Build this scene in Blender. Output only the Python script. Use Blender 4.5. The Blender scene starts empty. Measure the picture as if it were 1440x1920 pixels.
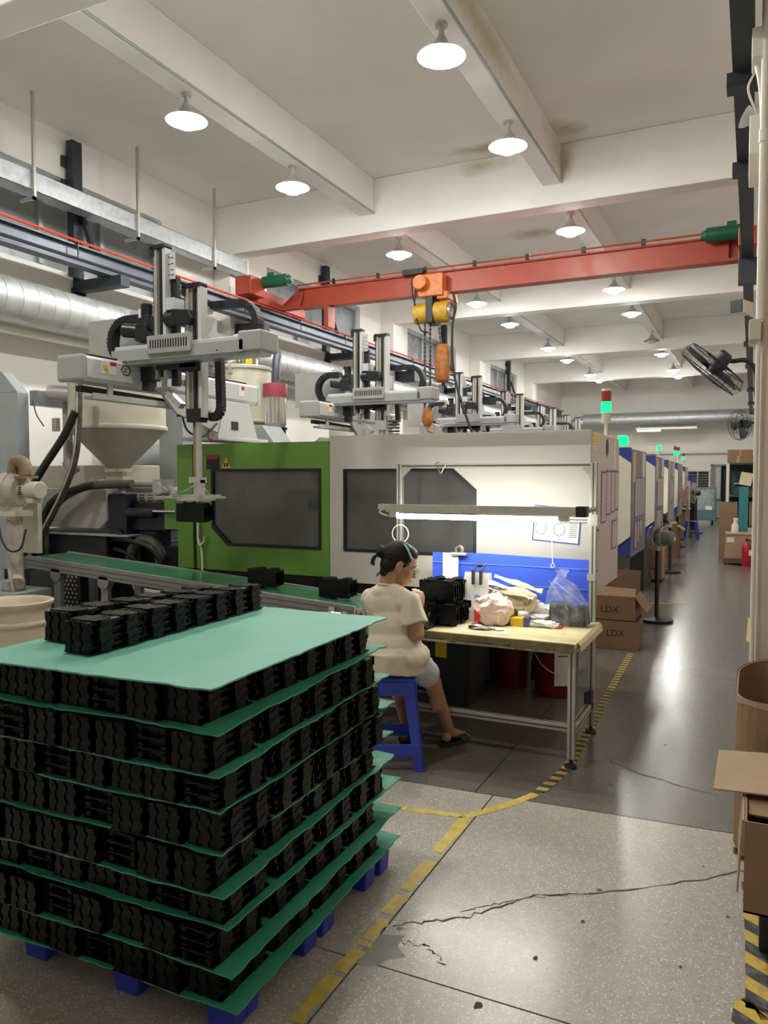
import bpy, bmesh, math, random
from mathutils import Vector, Matrix, Euler
random.seed(7)
D = bpy.data
SC = bpy.context.scene
COL = SC.collection
PI = math.pi
def rad(a): return math.radians(a)

# ---------------------------------------------------------------- camera
cam_d = D.cameras.new('camera'); cam = D.objects.new('camera', cam_d); COL.objects.link(cam)
cam_d.sensor_fit = 'HORIZONTAL'; cam_d.sensor_width = 36.0; cam_d.lens = 36.0
cam_d.clip_start = 0.05; cam_d.clip_end = 200
cam.location = (0, 0, 1.6); cam.rotation_euler = (rad(90 - 2.6), 0, rad(25.6))
SC.camera = cam
# ---------------------------------------------------------------- world, exposure
w = D.worlds.new('night'); SC.world = w; w.use_nodes = True
w.node_tree.nodes['Background'].inputs[0].default_value = (0.02, 0.025, 0.035, 1)
w.node_tree.nodes['Background'].inputs[1].default_value = 0.3
SC.view_settings.view_transform = 'Standard'; SC.view_settings.look = 'None'
SC.view_settings.gamma = 1.0; SC.view_settings.use_curve_mapping = False
SC.view_settings.exposure = 0.48
LAMP_EMIT = 270.0      # ceiling bulbs
TUBE_EMIT = 44.0       # work-table tube
# ---------------------------------------------------------------- materials
def nt(m): return m.node_tree.nodes, m.node_tree.links
def mat(name, rgb, rough=0.5, metal=0.0, var=0.0, scale=8.0, bump=0.0, bscale=40.0, rvar=0.0, spec=0.5, coat=0.0, alpha=1.0, trans=0.0):
    m = D.materials.new(name); m.use_nodes = True
    n, l = nt(m); p = n['Principled BSDF']
    p.inputs['Base Color'].default_value = (*rgb, 1); p.inputs['Roughness'].default_value = rough
    p.inputs['Metallic'].default_value = metal; p.inputs['Specular IOR Level'].default_value = spec
    p.inputs['Coat Weight'].default_value = coat; p.inputs['Alpha'].default_value = alpha
    p.inputs['Transmission Weight'].default_value = trans
    tc = n.new('ShaderNodeTexCoord')
    if var or rvar:
        t = n.new('ShaderNodeTexNoise'); t.inputs['Scale'].default_value = scale; t.inputs['Detail'].default_value = 6
        l.new(tc.outputs['Object'], t.inputs['Vector'])
        if var:
            r = n.new('ShaderNodeMapRange'); r.inputs[1].default_value = 0.3; r.inputs[2].default_value = 0.7
            r.inputs[3].default_value = 1 - var; r.inputs[4].default_value = 1 + var * 0.5
            l.new(t.outputs['Fac'], r.inputs[0])
            x = n.new('ShaderNodeVectorMath'); x.operation = 'SCALE'; x.inputs[0].default_value = rgb
            l.new(r.outputs[0], x.inputs['Scale']); l.new(x.outputs[0], p.inputs['Base Color'])
        if rvar:
            r2 = n.new('ShaderNodeMapRange'); r2.inputs[1].default_value = 0.3; r2.inputs[2].default_value = 0.7
            r2.inputs[3].default_value = max(rough - rvar, 0.02); r2.inputs[4].default_value = min(rough + rvar, 1)
            l.new(t.outputs['Fac'], r2.inputs[0]); l.new(r2.outputs[0], p.inputs['Roughness'])
    if bump:
        t2 = n.new('ShaderNodeTexNoise'); t2.inputs['Scale'].default_value = bscale; t2.inputs['Detail'].default_value = 4
        l.new(tc.outputs['Object'], t2.inputs['Vector'])
        b = n.new('ShaderNodeBump'); b.inputs['Strength'].default_value = bump; b.inputs['Distance'].default_value = 0.01
        l.new(t2.outputs['Fac'], b.inputs['Height']); l.new(b.outputs[0], p.inputs['Normal'])
    return m
def emit(name, rgb, s):
    m = D.materials.new(name); m.use_nodes = True
    n, l = nt(m); p = n['Principled BSDF']
    p.inputs['Base Color'].default_value = (*rgb, 1)
    p.inputs['Emission Color'].default_value = (*rgb, 1); p.inputs['Emission Strength'].default_value = s
    return m
def add_stains(m, spots, col):
    """brown damp stains with a shape of their own, placed at world positions (x, y, radius_x, radius_y)"""
    n, l = nt(m); p = n['Principled BSDF']
    src = p.inputs['Base Color'].links[0].from_socket
    g = n.new('ShaderNodeNewGeometry'); no = n.new('ShaderNodeTexNoise'); no.inputs['Scale'].default_value = 4
    l.new(g.outputs['Position'], no.inputs['Vector'])
    for (x, y, z, rx, ry, rz) in spots:
        s = n.new('ShaderNodeVectorMath'); s.operation = 'SUBTRACT'; s.inputs[1].default_value = (x, y, z)
        l.new(g.outputs['Position'], s.inputs[0])
        dv = n.new('ShaderNodeVectorMath'); dv.operation = 'DIVIDE'; dv.inputs[1].default_value = (rx, ry, rz)
        l.new(s.outputs[0], dv.inputs[0])
        ln = n.new('ShaderNodeVectorMath'); ln.operation = 'LENGTH'; l.new(dv.outputs[0], ln.inputs[0])
        ad = n.new('ShaderNodeMath'); ad.operation = 'ADD'; l.new(ln.outputs['Value'], ad.inputs[0]); l.new(no.outputs['Fac'], ad.inputs[1])
        mr = n.new('ShaderNodeMapRange'); mr.inputs[1].default_value = 0.7; mr.inputs[2].default_value = 1.5
        mr.inputs[3].default_value = 0.75; mr.inputs[4].default_value = 0.0
        l.new(ad.outputs[0], mr.inputs[0])
        mx = n.new('ShaderNodeMix'); mx.data_type = 'RGBA'
        l.new(mr.outputs[0], mx.inputs[0]); l.new(src, mx.inputs[6]); mx.inputs[7].default_value = (*col, 1)
        src = mx.outputs[2]
    l.new(src, p.inputs['Base Color'])
def terrazzo(name, base, chip, rough, dirt):
    m = D.materials.new(name); m.use_nodes = True
    n, l = nt(m); p = n['Principled BSDF']
    g = n.new('ShaderNodeNewGeometry')
    def noise(sc, det=6):
        t = n.new('ShaderNodeTexNoise'); t.inputs['Scale'].default_value = sc; t.inputs['Detail'].default_value = det
        l.new(g.outputs['Position'], t.inputs['Vector']); return t.outputs['Fac']
    def rng(src, a, b, c, d):
        r = n.new('ShaderNodeMapRange'); r.inputs[1].default_value = a; r.inputs[2].default_value = b
        r.inputs[3].default_value = c; r.inputs[4].default_value = d; l.new(src, r.inputs[0]); return r.outputs[0]
    def mix(f, a, b):
        x = n.new('ShaderNodeMix'); x.data_type = 'RGBA'
        if isinstance(f, float): x.inputs[0].default_value = f
        else: l.new(f, x.inputs[0])
        for s, v in ((6, a), (7, b)):
            if isinstance(v, tuple): x.inputs[s].default_value = (*v, 1)
            else: l.new(v, x.inputs[s])
        return x.outputs[2]
    v = n.new('ShaderNodeTexVoronoi'); v.inputs['Scale'].default_value = 125; v.inputs['Randomness'].default_value = 1
    l.new(g.outputs['Position'], v.inputs['Vector'])
    bw = n.new('ShaderNodeSeparateColor'); l.new(v.outputs['Color'], bw.inputs[0])
    mask = rng(v.outputs['Distance'], 0.25, 0.5, 1.0, 0.0)
    pale = n.new('ShaderNodeMath'); pale.operation = 'MULTIPLY'; l.new(mask, pale.inputs[0]); l.new(rng(bw.outputs[0], 0.42, 0.9, 0.0, 1.0), pale.inputs[1])
    dark = n.new('ShaderNodeMath'); dark.operation = 'MULTIPLY'; l.new(mask, dark.inputs[0]); l.new(rng(bw.outputs[1], 0.8, 1.0, 0.0, 0.8), dark.inputs[1])
    c = mix(rng(noise(1.3, 3), 0.25, 0.75, 0.0, 1.0), base, tuple(x * dirt for x in base))
    c = mix(rng(noise(22), 0.4, 0.7, 0.0, 0.35), c, tuple(x * 0.72 for x in base))
    c = mix(pale.outputs[0], c, chip); c = mix(dark.outputs[0], c, tuple(x * 0.35 for x in base))
    pit = n.new('ShaderNodeTexVoronoi'); pit.inputs['Scale'].default_value = 3.1; l.new(g.outputs['Position'], pit.inputs['Vector'])
    c = mix(rng(pit.outputs['Distance'], 0.03, 0.045, 0.85, 0.0), c, (0.06, 0.055, 0.05))
    l.new(c, p.inputs['Base Color']); p.inputs['Coat Weight'].default_value = 0.2; p.inputs['Coat Roughness'].default_value = 0.2
    p.inputs['Roughness'].default_value = rough
    b = n.new('ShaderNodeBump'); b.inputs['Strength'].default_value = 0.12; b.inputs['Distance'].default_value = 0.004
    l.new(noise(60), b.inputs['Height']); l.new(b.outputs[0], p.inputs['Normal'])
    return m
def striped(name, a, b, width, ang):
    m = D.materials.new(name); m.use_nodes = True
    n, l = nt(m); p = n['Principled BSDF']; p.inputs['Roughness'].default_value = 0.55
    g = n.new('ShaderNodeNewGeometry')
    d = n.new('ShaderNodeVectorMath'); d.operation = 'DOT_PRODUCT'; d.inputs[1].default_value = (math.cos(ang), math.sin(ang), 0)
    l.new(g.outputs['Position'], d.inputs[0])
    q = n.new('ShaderNodeMath'); q.operation = 'DIVIDE'; q.inputs[1].default_value = width; l.new(d.outputs['Value'], q.inputs[0])
    f = n.new('ShaderNodeMath'); f.operation = 'FRACT'; l.new(q.outputs[0], f.inputs[0])
    gt = n.new('ShaderNodeMath'); gt.operation = 'GREATER_THAN'; gt.inputs[1].default_value = 0.5; l.new(f.outputs[0], gt.inputs[0])
    x = n.new('ShaderNodeMix'); x.data_type = 'RGBA'; l.new(gt.outputs[0], x.inputs[0])
    x.inputs[6].default_value = (*a, 1); x.inputs[7].default_value = (*b, 1)
    no = n.new('ShaderNodeTexNoise'); no.inputs['Scale'].default_value = 25; l.new(g.outputs['Position'], no.inputs['Vector'])
    r = n.new('ShaderNodeMapRange'); r.inputs[1].default_value = 0.52; r.inputs[2].default_value = 0.62; r.inputs[3].default_value = 0; r.inputs[4].default_value = 0.45
    l.new(no.outputs['Fac'], r.inputs[0])
    y = n.new('ShaderNodeMix'); y.data_type = 'RGBA'; l.new(r.outputs[0], y.inputs[0]); l.new(x.outputs[2], y.inputs[6]); y.inputs[7].default_value = (0.2, 0.19, 0.16, 1)
    l.new(y.outputs[2], p.inputs['Base Color']); return m
def printed(name, paper, ink, sx, sz):
    """paper with rows of small print (horizontal bands broken up by noise)"""
    m = D.materials.new(name); m.use_nodes = True
    n, l = nt(m); p = n['Principled BSDF']; p.inputs['Roughness'].default_value = 0.6
    g = n.new('ShaderNodeNewGeometry'); s = n.new('ShaderNodeSeparateXYZ'); l.new(g.outputs['Position'], s.inputs[0])
    f = n.new('ShaderNodeMath'); f.operation = 'MULTIPLY'; f.inputs[1].default_value = sz; l.new(s.outputs['Z'], f.inputs[0])
    fr = n.new('ShaderNodeMath'); fr.operation = 'FRACT'; l.new(f.outputs[0], fr.inputs[0])
    gt = n.new('ShaderNodeMath'); gt.operation = 'GREATER_THAN'; gt.inputs[1].default_value = 0.55; l.new(fr.outputs[0], gt.inputs[0])
    no = n.new('ShaderNodeTexNoise'); no.inputs['Scale'].default_value = sx; l.new(g.outputs['Position'], no.inputs['Vector'])
    r = n.new('ShaderNodeMapRange'); r.inputs[1].default_value = 0.42; r.inputs[2].default_value = 0.55; r.inputs[3].default_value = 0; r.inputs[4].default_value = 0.7; l.new(no.outputs['Fac'], r.inputs[0])
    mu = n.new('ShaderNodeMath'); mu.operation = 'MULTIPLY'; l.new(gt.outputs[0], mu.inputs[0]); l.new(r.outputs[0], mu.inputs[1])
    x = n.new('ShaderNodeMix'); x.data_type = 'RGBA'; l.new(mu.outputs[0], x.inputs[0]); x.inputs[6].default_value = (*paper, 1); x.inputs[7].default_value = (*ink, 1)
    l.new(x.outputs[2], p.inputs['Base Color']); return m

M = {}
def defm(k, *a, **kw): M[k] = mat(k, *a, **kw)
defm('ceiling_paint', (0.85, 0.84, 0.785), 0.75, var=0.06, scale=1.2)
defm('beam_paint', (0.87, 0.86, 0.815), 0.7, var=0.05, scale=1.5)
defm('wall_paint', (0.88, 0.865, 0.815), 0.7, var=0.06, scale=1.0)
defm('pillar_paint', (0.70, 0.60, 0.52), 0.75, var=0.08, scale=5, bump=0.2, bscale=30)
defm('joint_dark', (0.06, 0.055, 0.05), 0.8)
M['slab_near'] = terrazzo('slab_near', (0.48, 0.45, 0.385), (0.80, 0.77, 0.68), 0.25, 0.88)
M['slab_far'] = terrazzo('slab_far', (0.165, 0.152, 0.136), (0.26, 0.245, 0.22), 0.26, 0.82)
defm('galvanized', (0.50, 0.53, 0.55), 0.42, 0.75, var=0.18, scale=14, rvar=0.1)
defm('duct_metal', (0.56, 0.58, 0.58), 0.48, 0.6, var=0.12, scale=6, rvar=0.1)
defm('trunk_grey', (0.42, 0.45, 0.47), 0.5, 0.35, var=0.1, scale=5)
defm('white_pipe', (0.78, 0.75, 0.66), 0.45, var=0.06)
defm('steel_dark', (0.035, 0.043, 0.055), 0.5, 0.2, var=0.2, scale=20)
defm('rail_steel', (0.11, 0.125, 0.155), 0.4, 0.5, var=0.15, scale=8)
defm('red_rail', (0.62, 0.06, 0.03), 0.45, var=0.1)
defm('crane_red', (0.42, 0.065, 0.035), 0.42, var=0.15, scale=6, rvar=0.08)
defm('hoist_orange', (0.72, 0.20, 0.03), 0.45, var=0.25, scale=15)
defm('hoist_yellow', (0.62, 0.36, 0.035), 0.5, var=0.35, scale=14)
defm('rust_dust', (0.27, 0.19, 0.12), 0.6, var=0.4, scale=16)
defm('rust_orange', (0.42, 0.15, 0.035), 0.6, var=0.35, scale=16)
defm('chain_steel', (0.06, 0.05, 0.045), 0.5, 0.6)
defm('motor_green', (0.01, 0.10, 0.055), 0.4, var=0.15)
defm('green_paint', (0.135, 0.30, 0.042), 0.36, var=0.05, scale=3, rvar=0.06)
defm('cream_paint', (0.56, 0.545, 0.495), 0.42, var=0.04, scale=2.5, rvar=0.06)
defm('bright_cream', (0.66, 0.65, 0.53), 0.45, var=0.03)
defm('blue_paint', (0.03, 0.05, 0.26), 0.38, var=0.08)
defm('slate_blue', (0.17, 0.165, 0.27), 0.4, var=0.06)
defm('gasket', (0.008, 0.008, 0.009), 0.5)
defm('pane_dark', (0.09, 0.089, 0.086), 0.09, var=0.5, scale=1.8, rvar=0.04, coat=0.3)
defm('bed_black', (0.012, 0.014, 0.02), 0.5, var=0.3, scale=12)
defm('dark_blue_black', (0.012, 0.016, 0.03), 0.5, var=0.25)
defm('beige_grey', (0.44, 0.42, 0.38), 0.5, var=0.07)
defm('robot_white', (0.60, 0.62, 0.625), 0.4, var=0.04)
defm('robot_grey', (0.40, 0.40, 0.39), 0.45, var=0.06)
defm('profile_metal', (0.56, 0.54, 0.48), 0.38, 0.55, var=0.12, scale=20)
defm('steel_bright', (0.72, 0.70, 0.66), 0.18, 0.95)
defm('black_plastic', (0.012, 0.013, 0.016), 0.38, var=0.3, scale=30)
defm('chain_black', (0.015, 0.015, 0.017), 0.5, var=0.3)
defm('cable_black', (0.012, 0.011, 0.010), 0.5)
defm('hose_dirty', (0.10, 0.085, 0.07), 0.55, var=0.5, scale=18)
defm('housing_black', (0.0036, 0.0042, 0.0046), 0.26, var=0.35, scale=26, rvar=0.08, spec=0.2)
defm('housing_plate', (0.0095, 0.0102, 0.0100), 0.38, var=0.25, scale=30, spec=0.22)
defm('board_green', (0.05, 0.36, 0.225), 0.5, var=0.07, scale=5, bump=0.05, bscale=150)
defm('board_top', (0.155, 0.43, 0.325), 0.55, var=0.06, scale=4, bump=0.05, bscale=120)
defm('pallet_blue', (0.025, 0.045, 0.46), 0.42, var=0.1)
defm('belt_green', (0.035, 0.165, 0.085), 0.17, var=0.12, scale=2, rvar=0.05)
defm('conveyor_alu', (0.26, 0.255, 0.26), 0.4, 0.5, var=0.08)
defm('table_alu', (0.62, 0.60, 0.53), 0.4, 0.4, var=0.1)
defm('alu_groove', (0.10, 0.10, 0.09), 0.6)
defm('board_wood', (0.74, 0.64, 0.36), 0.55, var=0.16, scale=9, bump=0.1)
defm('craft_edge', (0.22, 0.18, 0.09), 0.8, var=0.4, scale=40, bump=0.5)
defm('panel_blue', (0.05, 0.12, 0.72), 0.4, var=0.06)
defm('stool_blue', (0.035, 0.07, 0.55), 0.36, var=0.06)
defm('paper_white', (0.82, 0.81, 0.78), 0.6)
defm('paper_frame', (0.10, 0.08, 0.30), 0.5)
M['paper_print'] = printed('paper_print', (0.62, 0.59, 0.60), (0.30, 0.29, 0.33), 40, 55)
M['label_print'] = printed('label_print', (0.70, 0.66, 0.56), (0.25, 0.2, 0.2), 60, 60)
defm('label_yellow', (0.75, 0.55, 0.10), 0.55)
defm('label_red', (0.45, 0.03, 0.03), 0.55)
defm('bright_yellow', (0.85, 0.62, 0.02), 0.5, var=0.1)
defm('hopper_cream', (0.62, 0.59, 0.48), 0.42, 0.1, var=0.1, scale=5)
defm('hopper_grey', (0.45, 0.42, 0.36), 0.5, var=0.15, scale=6)
defm('dirty_white', (0.55, 0.50, 0.42), 0.65, var=0.35, scale=9, bump=0.25, bscale=25)
defm('maroon', (0.36, 0.06, 0.08), 0.4)
defm('bucket_cream', (0.66, 0.57, 0.42), 0.5, var=0.08)
defm('bucket_red', (0.16, 0.008, 0.016), 0.42, var=0.2)
defm('cardboard', (0.27, 0.165, 0.09), 0.7, var=0.1, scale=6, bump=0.05, bscale=90)
defm('cardboard_pale', (0.42, 0.30, 0.19), 0.7, var=0.06, scale=6)
defm('cardboard_dark', (0.17, 0.10, 0.055), 0.75, var=0.1)
defm('clear_tape', (0.42, 0.32, 0.22), 0.22)
defm('ink_dark', (0.025, 0.016, 0.012), 0.7)
defm('tshirt', (0.66, 0.60, 0.46), 0.85, bump=0.08, bscale=220)
defm('shorts', (0.50, 0.53, 0.54), 0.85, bump=0.08, bscale=200)
defm('skin', (0.50, 0.27, 0.165), 0.5, var=0.07, scale=9)
defm('hair', (0.006, 0.005, 0.005), 0.6, bump=0.25, bscale=160, spec=0.25)
defm('lip', (0.42, 0.13, 0.11), 0.45)
defm('eye_white', (0.7, 0.68, 0.65), 0.2)
defm('slipper', (0.02, 0.019, 0.021), 0.6)
defm('clip_blue', (0.35, 0.55, 0.58), 0.35)
defm('wire_gold', (0.45, 0.38, 0.28), 0.25, 0.9)
defm('bag_paper', (0.76, 0.76, 0.72), 0.5, var=0.05, bump=0.2, bscale=12)
defm('bag_cloth', (0.70, 0.62, 0.44), 0.85, var=0.1, scale=12, bump=0.3, bscale=30)
defm('bag_pink', (0.80, 0.64, 0.56), 0.4, var=0.08, bump=0.4, bscale=18)
defm('bag_red', (0.75, 0.05, 0.05), 0.4)
defm('tissue', (0.85, 0.84, 0.80), 0.8, bump=0.3, bscale=25)
defm('strap_dark', (0.04, 0.035, 0.035), 0.6)
defm('grey_foil', (0.30, 0.28, 0.25), 0.35, 0.3, var=0.2)
defm('shade_metal', (0.55, 0.54, 0.52), 0.4, 0.5)
defm('fan_black', (0.016, 0.016, 0.018), 0.42)
defm('fan_green', (0.17, 0.20, 0.18), 0.35, var=0.1)
defm('orange_bag', (0.85, 0.16, 0.04), 0.5)
defm('ext_red', (0.42, 0.012, 0.025), 0.35)
defm('teal_board', (0.02, 0.20, 0.21), 0.5, var=0.05)
defm('cage_blue', (0.10, 0.19, 0.21), 0.5)
defm('door_dark', (0.02, 0.018, 0.018), 0.6)
defm('door_grey', (0.30, 0.28, 0.25), 0.55, var=0.05)
defm('shelf_green', (0.03, 0.07, 0.06), 0.5)
defm('tape_yellow', (0.62, 0.47, 0.08), 0.55, var=0.22, scale=22)
M['tape_hazard'] = striped('tape_hazard', (0.62, 0.44, 0.06), (0.035, 0.035, 0.038), 0.115, rad(57))
M['tape_hazard_b'] = striped('tape_hazard_b', (0.58, 0.43, 0.10), (0.06, 0.055, 0.045), 0.085, rad(90))
M['green_on'] = emit('green_on', (0.0, 0.9, 0.17), 1.6)
M['red_lens'] = mat('red_lens', (0.30, 0.03, 0.02), 0.3)
M['bulb'] = emit('bulb', (1.0, 0.985, 0.925), LAMP_EMIT)
M['tube'] = emit('tube', (1.0, 1.0, 0.93), TUBE_EMIT)
M['lit_strip'] = emit('lit_strip', (1.0, 0.85, 0.45), 3.0)
def film(name, rgb, fac, rough):
    m = D.materials.new(name); m.use_nodes = True
    n, l = nt(m); p = n['Principled BSDF']; p.inputs['Base Color'].default_value = (*rgb, 1); p.inputs['Roughness'].default_value = rough
    t = n.new('ShaderNodeBsdfTransparent'); x = n.new('ShaderNodeMixShader')
    no = n.new('ShaderNodeTexNoise'); no.inputs['Scale'].default_value = 6
    r = n.new('ShaderNodeMapRange'); r.inputs[1].default_value = 0.4; r.inputs[2].default_value = 0.7; r.inputs[3].default_value = fac * 0.6; r.inputs[4].default_value = min(fac * 2, 1)
    l.new(no.outputs['Fac'], r.inputs[0]); l.new(r.outputs[0], x.inputs[0])
    l.new(t.outputs[0], x.inputs[1]); l.new(p.outputs[0], x.inputs[2]); l.new(x.outputs[0], n['Material Output'].inputs[0])
    return m
M['clear_film'] = film('clear_film', (0.8, 0.85, 0.95), 0.16, 0.12)
M['lens_film'] = film('lens_film', (0.8, 0.8, 0.75), 0.12, 0.05)
M['wall_glass'] = mat('wall_glass', (0.33, 0.36, 0.37), 0.32, var=0.25, scale=2.2, rvar=0.1)
M['cage_mesh'] = film('cage_mesh', (0.3, 0.36, 0.36), 0.5, 0.5)

# ---------------------------------------------------------------- mesh helpers
class G:
    def __init__(s): s.v = []; s.f = []
    def add(s, vs, fs):
        b = len(s.v); s.v += [Vector(p) for p in vs]; s.f += [tuple(b + i for i in f) for f in fs]; return s
    def box(s, x0, x1, y0, y1, z0, z1):
        return s.add([(x0,y0,z0),(x1,y0,z0),(x1,y1,z0),(x0,y1,z0),(x0,y0,z1),(x1,y0,z1),(x1,y1,z1),(x0,y1,z1)],
                     [(0,3,2,1),(4,5,6,7),(0,1,5,4),(1,2,6,5),(2,3,7,6),(3,0,4,7)])
    def obox(s, c, size, rot=(0,0,0)):
        R = rot if isinstance(rot, Matrix) else Euler(rot).to_matrix()
        h = Vector(size) / 2
        b = len(s.v); s.box(-h.x, h.x, -h.y, h.y, -h.z, h.z)
        for i in range(b, len(s.v)): s.v[i] = R @ s.v[i] + Vector(c)
        return s
    def frame(s, p0, p1, up=(0,0,1)):
        d = (Vector(p1) - Vector(p0)).normalized(); u = Vector(up)
        if abs(d.dot(u)) > 0.99: u = Vector((0,1,0))
        a = d.cross(u).normalized(); return d, a, a.cross(d)
    def bar(s, p0, p1, wd, ht, up=(0,0,1)):
        d, a, u = s.frame(p0, p1, up); vs = []
        for p in (Vector(p0), Vector(p1)):
            for x, y in ((-1,-1),(1,-1),(1,1),(-1,1)): vs.append(p + a * wd/2 * x + u * ht/2 * y)
        return s.add(vs, [(0,1,2,3),(7,6,5,4),(0,4,5,1),(1,5,6,2),(2,6,7,3),(3,7,4,0)])
    def cyl(s, p0, p1, r0, r1=None, n=14, caps=True):
        r1 = r0 if r1 is None else r1
        d, a, u = s.frame(p0, p1); vs = []
        for p, r in ((Vector(p0), r0), (Vector(p1), r1)):
            for i in range(n): t = 2*PI*i/n; vs.append(p + (a*math.cos(t) + u*math.sin(t)) * r)
        fs = [(i, (i+1)%n, n+(i+1)%n, n+i) for i in range(n)]
        if caps: fs += [tuple(range(n-1,-1,-1)), tuple(range(n, 2*n))]
        return s.add(vs, fs)
    def tube(s, pts, r, n=8, closed=False, caps=True):
        pts = [Vector(p) for p in pts]; k = len(pts); vs = []
        d = (pts[1]-pts[0]).normalized(); up = Vector((0,0,1)) if abs(d.z) < 0.9 else Vector((0,1,0))
        a = d.cross(up).normalized()
        for i, p in enumerate(pts):
            if closed: t = (pts[(i+1)%k] - pts[i-1]).normalized()
            else: t = (pts[min(i+1,k-1)] - pts[max(i-1,0)]).normalized()
            a = (a - t*a.dot(t)).normalized(); u = t.cross(a)
            rr = r[i] if isinstance(r, (list, tuple)) else r
            for j in range(n): q = 2*PI*j/n; vs.append(p + (a*math.cos(q) + u*math.sin(q))*rr)
        fs = []
        for i in range(k if closed else k-1):
            for j in range(n): fs.append((i*n+j, i*n+(j+1)%n, ((i+1)%k)*n+(j+1)%n, ((i+1)%k)*n+j))
        if not closed and caps: fs += [tuple(range(n-1,-1,-1)), tuple(range((k-1)*n, k*n))]
        return s.add(vs, fs)
    def prism(s, poly, axis, a0, a1):
        """poly: 2-D outline; axis 'x': (y,z), 'y': (x,z), 'z': (x,y)"""
        def P(q, a): return {'x': (a,q[0],q[1]), 'y': (q[0],a,q[1]), 'z': (q[0],q[1],a)}[axis]
        n = len(poly); vs = [P(q,a0) for q in poly] + [P(q,a1) for q in poly]
        return s.add(vs, [tuple(range(n-1,-1,-1)), tuple(range(n,2*n))] + [(i,(i+1)%n,n+(i+1)%n,n+i) for i in range(n)])
    def ring(s, outer, inner, axis, a0, a1):
        """frame between two outlines of equal length"""
        def P(q, a): return {'x': (a,q[0],q[1]), 'y': (q[0],a,q[1]), 'z': (q[0],q[1],a)}[axis]
        n = len(outer); vs = [P(q,a) for a in (a0,a1) for q in list(outer)+list(inner)]
        fs = []
        for i in range(n):
            j = (i+1)%n
            fs += [(i,j,n+j,n+i), (2*n+i,3*n+i,3*n+j,2*n+j), (i,2*n+i,2*n+j,j), (n+i,n+j,3*n+j,3*n+i)]
        return s.add(vs, fs)
    def lathe(s, prof, c=(0,0,0), n=20, sx=1, sy=1):
        c = Vector(c); vs = []; k = len(prof)
        for r, z in prof:
            for i in range(n): t = 2*PI*i/n; vs.append(c + Vector((r*math.cos(t)*sx, r*math.sin(t)*sy, z)))
        fs = [(a*n+i, a*n+(i+1)%n, (a+1)*n+(i+1)%n, (a+1)*n+i) for a in range(k-1) for i in range(n)]
        if prof[0][0] > 1e-5: fs.append(tuple(range(n-1,-1,-1)))
        if prof[-1][0] > 1e-5: fs.append(tuple(range((k-1)*n, k*n)))
        return s.add(vs, fs)
    def ell(s, c, r, n=14, m=9, rot=None):
        r = (r,r,r) if isinstance(r,(int,float)) else r; R = rot or Matrix.Identity(3)
        if isinstance(R, tuple): R = Euler(R).to_matrix()
        vs = []
        for a in range(m+1):
            th = PI*a/m
            for i in range(n):
                t = 2*PI*i/n; vs.append(Vector(c) + R @ Vector((r[0]*math.sin(th)*math.cos(t), r[1]*math.sin(th)*math.sin(t), r[2]*math.cos(th))))
        return s.add(vs, [(a*n+i, (a+1)*n+i, (a+1)*n+(i+1)%n, a*n+(i+1)%n) for a in range(m) for i in range(n)])
    def surf(s, fn, nu, nv):
        vs = [fn(i/nu, j/nv) for i in range(nu+1) for j in range(nv+1)]; w = nv+1
        return s.add(vs, [(i*w+j, (i+1)*w+j, (i+1)*w+j+1, i*w+j+1) for i in range(nu) for j in range(nv)])
    def poly(s, pts): return s.add(pts, [tuple(range(len(pts)))])
    def xf(s, mtx, start=0):
        for i in range(start, len(s.v)): s.v[i] = mtx @ s.v[i]
        return s
def g(): return G()
def arc(c, r, a0, a1, n, plane='xz'):
    out = []
    for i in range(n+1):
        t = rad(a0 + (a1-a0)*i/n); x, y = r*math.cos(t), r*math.sin(t)
        out.append(Vector(c) + Vector({'xz': (x,0,y), 'yz': (0,x,y), 'xy': (x,y,0)}[plane]))
    return out
def bez(pts, n=14):
    """Catmull-Rom through pts"""
    P = [Vector(p) for p in pts]; P = [2*P[0]-P[1]] + P + [2*P[-1]-P[-2]]; out = []
    for i in range(1, len(P)-2):
        for k in range(n if i < len(P)-3 else n+1):
            t = k/n
            out.append(0.5*((2*P[i]) + (P[i+1]-P[i-1])*t + (2*P[i-1]-5*P[i]+4*P[i+1]-P[i+2])*t*t + (3*P[i]-P[i-1]-3*P[i+1]+P[i+2])*t**3))
    return out
def mw(o):
    m = o.matrix_basis.copy()
    return mw(o.parent) @ m if o.parent else m
def mesh(name, gg, m, smooth=None, weld=False):
    me = D.meshes.new(name); me.from_pydata([tuple(v) for v in gg.v], [], gg.f)
    bm = bmesh.new(); bm.from_mesh(me)
    if weld: bmesh.ops.remove_doubles(bm, verts=bm.verts, dist=1e-5)
    bmesh.ops.recalc_face_normals(bm, faces=bm.faces); bm.to_mesh(me); bm.free()
    if smooth is not None:
        me.shade_smooth(); me.set_sharp_from_angle(angle=rad(smooth))
    if m is not None: me.materials.append(M[m] if isinstance(m, str) else m)
    return me
def tag(o, label=None, cat=None, group=None, kind=None):
    for k, v in (('label',label),('category',cat),('group',group),('kind',kind)):
        if v: o[k] = v
    return o
def part(name, gg, m, parent, smooth=None, bev=0, label=None, kind=None, weld=False):
    """a mesh authored in world coordinates, hung under parent"""
    inv = mw(parent).inverted()
    gg.v = [inv @ v for v in gg.v]
    o = D.objects.new(name, mesh(name, gg, m, smooth, weld)); COL.objects.link(o); o.parent = parent; CH.setdefault(parent.name, []).append(o)
    if bev: bevel(o, bev)
    return tag(o, label, kind=kind)
def bevel(o, wd, seg=2):
    b = o.modifiers.new('edge', 'BEVEL'); b.width = wd; b.segments = seg; b.limit_method = 'ANGLE'; b.angle_limit = rad(40)
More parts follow.
